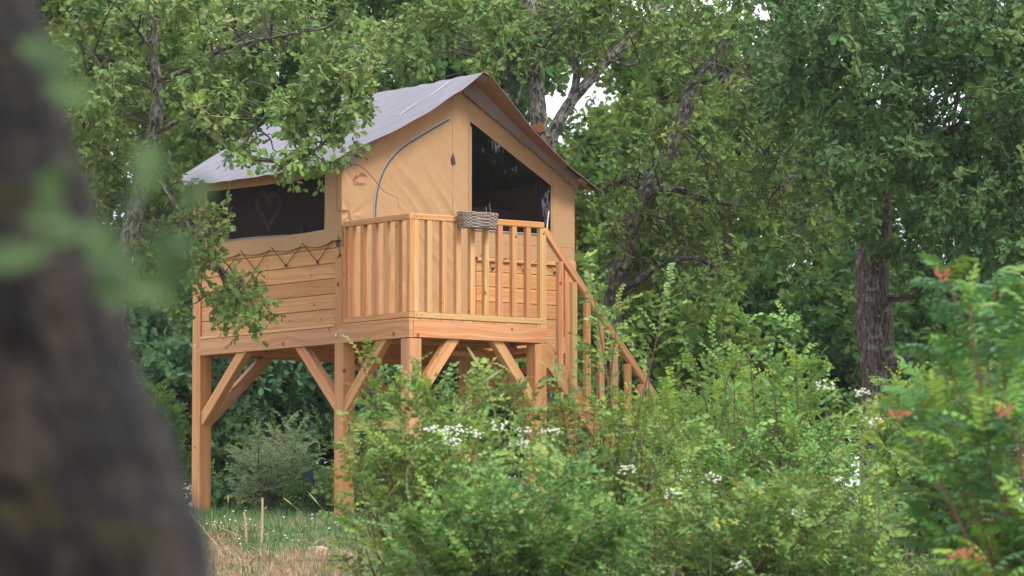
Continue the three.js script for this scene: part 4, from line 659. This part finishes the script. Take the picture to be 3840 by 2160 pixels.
{
  const u = thing('undergrowth', 'low tangled undergrowth along the far edge of the bank', 'undergrowth', V(0, 0, 0), null, 'stuff'), sp = [];
  for (let i = 0; i < 900; i++) { const x = R(-6.5, 6.5), z = -R(51, 57), p = ground(x, z); p.y += Math.pow(rnd(), 1.3) * 1.3; sp.push({ p, dir: rdir() }); }
  crown('foliage', u, bushFar, sp, G.deep);
}
// white blossom heads on the light green shrub
{
  const s = thing('flowering_shrub', 'shrub bearing flat heads of small white flowers before the porch post', 'shrub', foot(1250, 1500, 28, 0)), heads = [];
  const petal = new THREE.SphereGeometry(0.009, 5, 4), white = std({ color: lin(0.72, 0.74, 0.6), roughness: 0.8 }), gs = [], st = [];
  for (const [x, y] of [[1085, 1075], [1130, 1082], [1165, 1076], [1205, 1090], [1258, 1070], [1316, 1084], [1385, 1086], [1305, 1112], [1140, 1108], [2075, 965], [2168, 985], [2195, 1060], [1690, 1240], [1860, 1420], [1480, 1300], [1580, 1180], [1790, 1200], [2010, 1290], [1330, 1240]]) heads.push(at(x, y, 27.5 + R(-0.3, 0.3)));
  for (const h of heads) { const m = mesh('flower_head', rel(mergeGeometries(Array.from({ length: 20 }, () => { const a = R(0, 6.283), r = 0.062 * Math.sqrt(rnd()); return petal.clone().scale(1, 0.6, 1).translate(h.x + r * Math.cos(a), h.y + R(-0.03, 0.03) - r * 0.15, h.z + r * Math.sin(a)); })), s.position), white, s); const b = foot(0, 0, 1); b.copy(h); b.y = groundY(h.x, h.z); st.push(limbGeo([b, b.clone().lerp(h, 0.6).add(V(R(-0.05, 0.05), 0, 0)), h], [0.006, 0.005, 0.003], { seg: 8, rad: 4 })); }
  mesh('stems', rel(mergeGeometries(st), s.position), std({ color: lin(0.07, 0.12, 0.04), roughness: 0.9 }), s).userData.kind = 'stuff';
  const sp = heads.flatMap((h) => Array.from({ length: 5 }, () => { const d = rdir(); return { p: h.clone().add(V(R(-0.15, 0.15), R(-0.4, -0.05), R(-0.15, 0.15))), dir: d, scale: R(0.7, 1) }; }));
  crown('foliage', s, bushNear, sp, G.bush);
}
// pinnate leaved bush at the right edge: long leaves of paired leaflets, young red ones at the tips
{
  const base = foot(2500, 1600, 22, 0), s = thing('sumac_bush', 'bush of long paired leaflets with red young tips at the right edge', 'bush', base);
  const leaflet = [0, 1].map(() => leafGeo(LANCE.map(([t, w]) => [t, w * R(1.15, 1.45)]), 0.085, 0.2, 0.25));
  const pinnate = (n) => { const ps = [], f = (t) => V(0, 0.05 * Math.sin(t * 2.5) - 0.07 * t * t, 0.30 * t); ps.push(twigGeo([f(0), f(0.33), f(0.66), f(1)], 0.0022, [1.5, 1, 0.6])); for (let i = 0; i < n; i++) for (const q of [-1, 1]) { const k = R(0.8, 1.15); ps.push(paint(placed(pick(leaflet), f((i + 1.5) / (n + 1)), V(q, R(-0.5, -0.1), 0.45), V(gauss() * 0.25, 1, 0), R(0.85, 1.1)), [k, k, k * R(0.8, 1.2)])); } ps.push(paint(placed(leaflet[0], f(1), V(0, -0.4, 1), V(0, 1, 0)), [1, 1, 1])); return mergeGeometries(ps); };
  const pin = [pinnate(6), pinnate(7), pinnate(5)], ends = [], spots = [], reds = [], gs = [];
  const main = [[2380, 690], [2430, 730], [2500, 720], [2560, 760], [2470, 800], [2440, 870], [2380, 900], [2540, 850], [2330, 1020], [2290, 1060], [2340, 1200], [2440, 960], [2540, 1040], [2470, 1080], [2400, 1130], [2500, 1190], [2560, 1250], [2400, 1270], [2320, 1300], [2480, 1330], [2400, 1400], [2540, 1420], [2576, 930], [2576, 1120], [2480, 1440], [2600, 800], [2600, 1000], [2600, 1300]];
  main.forEach(([x, y], i) => {
    const tip = at(x, y, 22 + R(-0.5, 0.6)), a = base.clone().add(V(R(-0.1, 0.25), 0, R(-0.2, 0.2))), pts = [a, a.clone().lerp(tip, 0.4).add(V(0.12, 0.12, 0)), a.clone().lerp(tip, 0.8).add(V(0.05, 0.06, 0)), tip], cv = new THREE.CatmullRomCurve3(pts);
    gs.push(limbGeo(pts, [0.014, 0.011, 0.006, 0.003], { seg: 12, rad: 6 }));
    for (let k = 0; k < 16; k++) { const t = k < 7 ? R(0.88, 1) : R(0.35, 0.9), d = rdir(); d.y = Math.abs(d.y) * 0.5 + (k < 7 ? 0.15 : -0.05); spots.push({ p: cv.getPoint(t), dir: d.addScaledVector(cv.getTangent(t), 0.3), scale: R(0.6, 0.95) }); }
  });
  mesh('stems', rel(mergeGeometries(gs), s.position), std({ color: lin(0.2, 0.09, 0.05), roughness: 0.8 }), s).userData.kind = 'stuff';
  crown('foliage', s, pin, spots, [[0.16, 0.33, 0.06], [0.13, 0.29, 0.07], [0.10, 0.24, 0.10], [0.22, 0.36, 0.05]]);
  const rl = paint(leafGeo(LANCE.map(([t, w]) => [t, w * 1.2]), 0.085, 0.2, 0.1), [0.34, 0.11, 0.07]), rl2 = paint(leafGeo(LANCE.map(([t, w]) => [t, w * 1.2]), 0.08, 0.2, 0.1), [0.36, 0.18, 0.06]);
  for (const [x, y] of [[2365, 695], [2265, 1045], [2520, 1040], [2395, 1395], [2440, 1400]]) for (let k = 0; k < 6; k++) { const m = mesh('young_leaf', k % 3 ? rl : rl2, leafMat, s), d = V(R(-1, 1), R(0.1, 1), R(-0.5, 0.5)).normalize(), xx = V(0, 0.3, 1).cross(d).normalize(); m.matrix.makeBasis(xx, d.clone().cross(xx), d).setPosition(at(x + R(-16, 16), y + R(-8, 14), 21.2).sub(s.position)); m.matrix.decompose(m.position, m.quaternion, m.scale); m.scale.setScalar(R(0.4, 0.8)); }
}

// ---------------------------------------------------------------- the near trunk at the left, out of focus
{
  const d = 6, off = (x) => x - 588, pts = D([[off(575), 1750], [off(496), 1449], [off(422), 1200], [off(364), 1000], [off(318), 850], [off(236), 560], [off(186), 330], [off(140), 120], [off(100), -120], [off(50), -420]], d);
  seed = 4242;
  const b = V(pts[0].x + 0.02, groundY(0, -d) - 0.1, -d), t = thing('tree_trunk', 'blurred dark tree trunk leaning close by at the left edge', 'tree', b);
  const nearBark = tex(512, 512, (u, v) => { const w = 0.1 * (fbm(u * 5, v * 5, 5, 5, 91) - 0.5), f = noise2((u + w) * 9, (v + 0.5 * w) * 6, 9, 6, 93), g = fbm(u * 24, v * 18, 24, 18, 95), mo = fbm(u * 3, v * 4, 3, 4, 97), k = sstep(f + 0.35 * (g - 0.5), 0.38, 0.66), c = [0, 1, 2].map((q) => lerp([0.06, 0.046, 0.036][q], [0.185, 0.15, 0.128][q], k) * (0.75 + 0.5 * g)), m = sstep(mo + 0.3 * (g - 0.5), 0.55, 0.68) * 0.7; return c.map((q, n) => lerp(q, [0.2, 0.18, 0.06][n] * (0.7 + 0.6 * g), m)); });
  const bk = std({ map: nearBark, bumpMap: barkBump, bumpScale: 0.03, roughness: 1 });
  mesh('trunk', rel(limbGeo([b, ...pts], [0.39, 0.343, 0.339, 0.336, 0.334, 0.333, 0.33, 0.327, 0.323, 0.314, 0.3], { seg: 170, rad: 90, rough: 0.06, freq: 60 }), t.position), bk, t);
  crown('crown', t, oakFar, ell(V(-1.9, 6.6, -4), 3.9, 1.9, 4.2, 760, { spread: 0.5 }), G.deep);
  const lf = [0, 1].map((i) => paint(leafGeo(OAK, 0.085, 0.25, 0.2), i ? [0.085, 0.15, 0.05] : [0.06, 0.115, 0.04])), tw = [];
  for (const [x, y, dd] of [[445, 545, 5.0], [405, 570, 4.9], [365, 515, 5.0], [310, 570, 4.9], [380, 600, 5.0], [320, 670, 4.9], [275, 710, 4.9], [220, 690, 4.8], [170, 470, 4.8], [130, 560, 4.8], [90, 620, 4.8], [60, 150, 4.8], [100, 200, 4.8], [30, 100, 4.8], [140, 640, 4.8], [200, 640, 4.8], [40, 560, 4.8]]) {
    const p = at(x, y, dd), m = mesh('leaf', pick(lf), leafMat, t), dr = rdir(), z = V(dr.x + 0.5, dr.y, dr.z * 0.4).normalize(), xx = V(gauss() * 0.3, 0.5, 1).cross(z).normalize(); m.matrix.makeBasis(xx, z.clone().cross(xx), z).setPosition(p.clone().sub(t.position)); m.matrix.decompose(m.position, m.quaternion, m.scale); m.scale.setScalar(R(0.6, 0.9));
    tw.push(limbGeo([at(Math.min(x, 200) - 60, y + 60, 5.7), at((x + 150) / 2, y + 30, 5.3), p], [0.003, 0.002, 0.0015], { seg: 6, rad: 4 }));
  }
  mesh('twigs', rel(mergeGeometries(tw), t.position), twigMat, t).userData.kind = 'stuff';
}

// ---------------------------------------------------------------- on the bank: grasses, stalks, stones
{
  const blade = (h, w, bend, col) => { const p = [], idx = []; for (let i = 0; i <= 3; i++) { const t = i / 3, ww = w * (1 - t * 0.95), z = bend * t * t; p.push(-ww, h * t * (1 - 0.25 * bend / h * t), z, ww, h * t * (1 - 0.25 * bend / h * t), z); if (i) { const a = (i - 1) * 2; idx.push(a, a + 1, a + 2, a + 1, a + 3, a + 2); } } const g = new THREE.BufferGeometry(); g.setAttribute('position', new THREE.Float32BufferAttribute(p, 3)); g.setIndex(idx); const q = g.toNonIndexed(); q.computeVertexNormals(); return paint(q, col); };
  const tuft = (n, h, w, bend, cols, spread) => mergeGeometries(Array.from({ length: n }, () => blade(h * R(0.5, 1.2), w * R(0.7, 1.3), bend * R(0.2, 1.4), pick(cols).map((c) => c * R(0.8, 1.2))).rotateX(R(-0.3, 0.5)).rotateY(R(0, 6.283)).translate(R(-spread, spread), 0, R(-spread, spread))));
  const grassMat = new THREE.MeshPhysicalMaterial({ color: 0xffffff, vertexColors: true, roughness: 0.95, transmission: 0.3, thickness: 0, side: THREE.DoubleSide });
  const scatter = (name, label, cat, geos, n, where, s0, s1, tint) => {
    const root = thing(name, label, cat, V(0, 0, 0), null, 'stuff');
    geos.forEach((g) => { const m = new THREE.InstancedMesh(g, grassMat, n), M = new THREE.Matrix4(), q = new THREE.Quaternion(); for (let i = 0; i < n; i++) { const p = where(); q.setFromAxisAngle(V(0, 1, 0), R(0, 6.283)); const k = R(s0, s1); M.compose(ground(p[0], p[1]).add(V(0, -0.01, 0)), q, V(k, k, k)); m.setMatrixAt(i, M); m.setColorAt(i, lin(...tint(p[0], p[1]))); } m.name = name + '_tufts'; m.userData.kind = 'stuff'; root.add(m); });
  };
  const spot = () => { const z = -R(33, 46), x = R(-4.8, 1.2); return [x, z]; };
  const patchy = (x, z) => fbm(x * 0.9 + 3, z * 0.7 + 1, 0, 0, 88);
  const one = (f) => { for (let g = 0; g < 60; g++) { const p = spot(); if (f(p)) return p; } return spot(); };
  const dryArea = (p) => p[1] > -40.2 - 1.6 * noise2(p[0] * 3, 7) && p[0] > -3.1 + 0.6 * noise2(p[0] * 2, p[1] * 2) && patchy(...p) < 0.46;
  const K = () => { const k = R(0.8, 1.2); return [k, k, k]; };
  scatter('dry_grass', 'dry straw coloured grass on the bank below the platform', 'dry grass', [tuft(16, 0.10, 0.004, 0.1, [[0.42, 0.31, 0.16], [0.52, 0.41, 0.25], [0.28, 0.16, 0.08], [0.22, 0.22, 0.09]], 0.09), tuft(18, 0.05, 0.005, 0.22, [[0.5, 0.37, 0.2], [0.6, 0.48, 0.32], [0.38, 0.19, 0.08], [0.16, 0.1, 0.06]], 0.12)], 2000, () => one(dryArea), 0.7, 1.4, K);
  scatter('fallen_straw', 'loose pale straws and twigs lying on the bank', 'straw', [mergeGeometries(Array.from({ length: 7 }, () => blade(R(0.12, 0.34), R(0.002, 0.0045), 0.02, pick([[0.55, 0.45, 0.3], [0.42, 0.3, 0.17], [0.25, 0.18, 0.12]])).rotateX(R(1.1, 1.5)).rotateY(R(0, 6.283)).translate(R(-0.15, 0.15), R(0.02, 0.06), R(-0.15, 0.15))))], 420, () => one(dryArea), 0.7, 1.3, K);
  scatter('grass', 'short green grass and weeds on the bank', 'grass', [tuft(16, 0.11, 0.005, 0.06, [[0.09, 0.17, 0.04], [0.12, 0.2, 0.05]], 0.06), tuft(12, 0.07, 0.008, 0.05, [[0.10, 0.18, 0.05], [0.15, 0.22, 0.08]], 0.06)], 2200, () => one((p) => !dryArea(p) || rnd() < 0.22), 0.6, 1.5, K);
  scatter('tall_grass', 'tall green grass among the shrubs at the lower right', 'grass', [tuft(18, 0.45, 0.004, 0.2, [[0.09, 0.17, 0.04], [0.16, 0.22, 0.08]], 0.1)], 1600, () => { const z = -R(21, 40); return [R(-1.2, 4.5), z]; }, 0.7, 1.5, K);
  const clump = thing('broad_grass', 'clump of broad bright green grass blades at the foot of the back post', 'grass', onGround(560, 1345));
  for (let i = 0; i < 46; i++) { const m = mesh('blade', blade(R(0.12, 0.3), R(0.006, 0.011), R(0.06, 0.2), [0.12 * R(0.8, 1.2), 0.26 * R(0.8, 1.2), 0.05]), grassMat, clump); m.rotation.set(R(-0.2, 0.4), R(0, 6.283), 0, 'YXZ'); m.position.set(R(-0.22, 0.22), 0, R(-0.1, 0.1)); }
  // pale broken stalks and a leaning stick
  const stalkMat = std({ map: grains[1], color: lin(0.5, 0.4, 0.29), roughness: 0.9 });
  const stalk = (label, x0, y0, x1, y1, d, r) => { const a = onGround(x0, y0), b = at(x1, y1, -a.z), s = thing('dry_stalk', label, 'stalk', a.clone(), 'dry stalks on the bank'); mesh('stem', rel(limbGeo([a.clone().add(V(0, -0.1, 0)), a, a.clone().lerp(b, 0.5).add(V(0.004, 0, 0)), b], [r * 1.1, r, r * 0.9, r * 0.75], { seg: 20, rad: 8, rough: 0.25 }), a), stalkMat, s); const p = a.clone().lerp(b, 0.72).sub(a); for (let i = 0; i < 2; i++) mesh('stub', limbGeo([p.clone(), p.clone().add(V(0.02, 0.02, 0.01)), p.clone().add(V(R(0.03, 0.05), R(0.03, 0.05), 0.01))], [r * 0.3, r * 0.25, r * 0.12], { seg: 4, rad: 5 }), stalkMat, s); return s; };
  stalk('tallest pale broken stalk standing on the dry bank', 657, 1375, 660, 1252, 40.5, 0.013); stalk('shorter pale stalk just left of the tallest stalk', 620, 1370, 614, 1288, 40.2, 0.012); stalk('short stub of dry stalk right of the tallest stalk', 690, 1345, 688, 1312, 40.6, 0.006);
  stalk('long grey stick leaning from the blurred trunk to the dry grass', 560, 1395, 473, 1282, 39.8, 0.0085); stalk('thin grey stick lying between the two upright stalks', 640, 1365, 560, 1330, 40.3, 0.005);
  // seed heads
  const seed1 = (label, x0, y0, x1, y1, x2, y2, d) => { const s = thing('grass_stem', label, 'grass', at(x0, y0, d), 'grass stems with seed heads'), q = s.position, sm = std({ color: lin(0.2, 0.24, 0.08), roughness: 0.9 }); const a = at(x0, y0, d), b = at(x1, y1, d), c = at(x2, y2, d); mesh('stem', rel(limbGeo([a.clone().add(V(0, -0.15, 0)), a.clone().lerp(b, 0.6), b], [0.003, 0.0025, 0.002], { seg: 10, rad: 5 }), q), sm, s); mesh('seed_head', rel(limbGeo([b, b.clone().lerp(c, 0.3), b.clone().lerp(c, 0.7), c], [0.003, 0.008, 0.008, 0.001], { seg: 10, rad: 6, rough: 0.3 }), q), std({ color: lin(0.33, 0.32, 0.13), roughness: 0.95 }), s); };
  seed1('grass stem with a drooping seed head left of the middle post', 790, 1320, 735, 1270, 712, 1252, 41.5); seed1('grass stem with a slanted seed head beside the middle post', 835, 1310, 800, 1268, 775, 1238, 41.3); seed1('upright grass stem with a seed head near the back post', 573, 1330, 574, 1265, 574, 1245, 43); seed1('pale feathery grass stem before the front brace', 1260, 1050, 1210, 930, 1175, 872, 25); seed1('feathery grass stem crossing the front right post', 1150, 1000, 1220, 960, 1262, 930, 25);
  // stones
  const rockMat = std({ map: tex(128, 128, (u, v) => { const k = 0.62 + 0.5 * (fbm(u * 8, v * 8, 8, 8, 99) - 0.5); return [k, k * 0.9, k * 0.78]; }), roughness: 0.95 });
  for (const [label, x, y, d, r] of [['pale stone in the dry grass right of the tallest stalk', 742, 1366, 40.3, 0.055], ['flat tan stone in the dry grass under the shrub edge', 800, 1390, 39.8, 0.09], ['small white stone near the lower edge of the bank', 705, 1360, 40.2, 0.03], ['rounded tan stone beside the bright leafy shrub', 930, 1400, 39.5, 0.09]]) { const p = onGround(x, y); const g = new THREE.IcosahedronGeometry(r, 3), a = g.attributes.position; for (let i = 0; i < a.count; i++) { const v = V().fromBufferAttribute(a, i), k = 0.75 + 0.5 * fbm(v.x / r * 1.3 + 7 + x, v.y / r * 1.3 + v.z / r * 1.1, 0, 0, 5); a.setXYZ(i, v.x * k * 1.2, v.y * k * 0.7, v.z * k); } g.computeVertexNormals(); const m = loneMesh('stone', g, rockMat, { label, category: 'stone', group: 'stones on the bank' }); m.position.copy(p); }
  // small mallow flowers
  const fl = thing('small_flowers', 'tiny pale pink flowers dotted through the bank grass', 'flowers', V(0, 0, 0), null, 'stuff'), fm = new THREE.InstancedMesh(new THREE.IcosahedronGeometry(0.011, 1).scale(1, 0.6, 1), std({ color: lin(0.75, 0.6, 0.72), roughness: 0.8 }), 55), M = new THREE.Matrix4();
  for (let i = 0; i < 55; i++) { const z = -R(38, 42.5), x = R(-3.6, -0.4), p = ground(x, z); M.makeTranslation(p.x, p.y + R(0.06, 0.13), p.z); fm.setMatrixAt(i, M); } fm.name = 'blossoms'; fm.userData.kind = 'stuff'; fl.add(fm);
  // dark blue folded cloth seat half hidden under the platform
  const cs = thing('cloth_seat', 'small dark blue cloth seat half hidden by leaves under the platform', 'seat', foot(775, 1300, 46, 0)); const nv = std({ color: lin(0.02, 0.035, 0.075), roughness: 0.7, side: THREE.DoubleSide });
  const h0 = at(775, 1195, 46).y - cs.position.y; mesh('backrest', new THREE.ExtrudeGeometry(new THREE.Shape([[0.07, 0.09], [0.075, -0.12], [0.03, -0.12], [0.02, -0.05], [-0.07, -0.03], [-0.10, 0.0]].map(([a, b]) => new THREE.Vector2(a * 0.75, b * 0.75 + h0))), { depth: 0.04, bevelEnabled: true, bevelSize: 0.004, bevelThickness: 0.004 }), nv, cs);
  for (const lx of [-0.05, 0.06]) mesh('leg', limbGeo([V(lx, -0.05, 0.02), V(lx, h0 * 0.5, 0.02), V(lx, h0 - 0.03, 0.02)], [0.01, 0.01, 0.01], { seg: 4, rad: 6 }), dark, cs);
}

// ---------------------------------------------------------------- draw
const renderer = new THREE.WebGLRenderer({ antialias: true });
renderer.setSize(1024, 576); renderer.shadowMap.enabled = true;
renderer.toneMapping = THREE.LinearToneMapping; renderer.toneMappingExposure = EXPOSURE;
renderer.render(scene, camera);
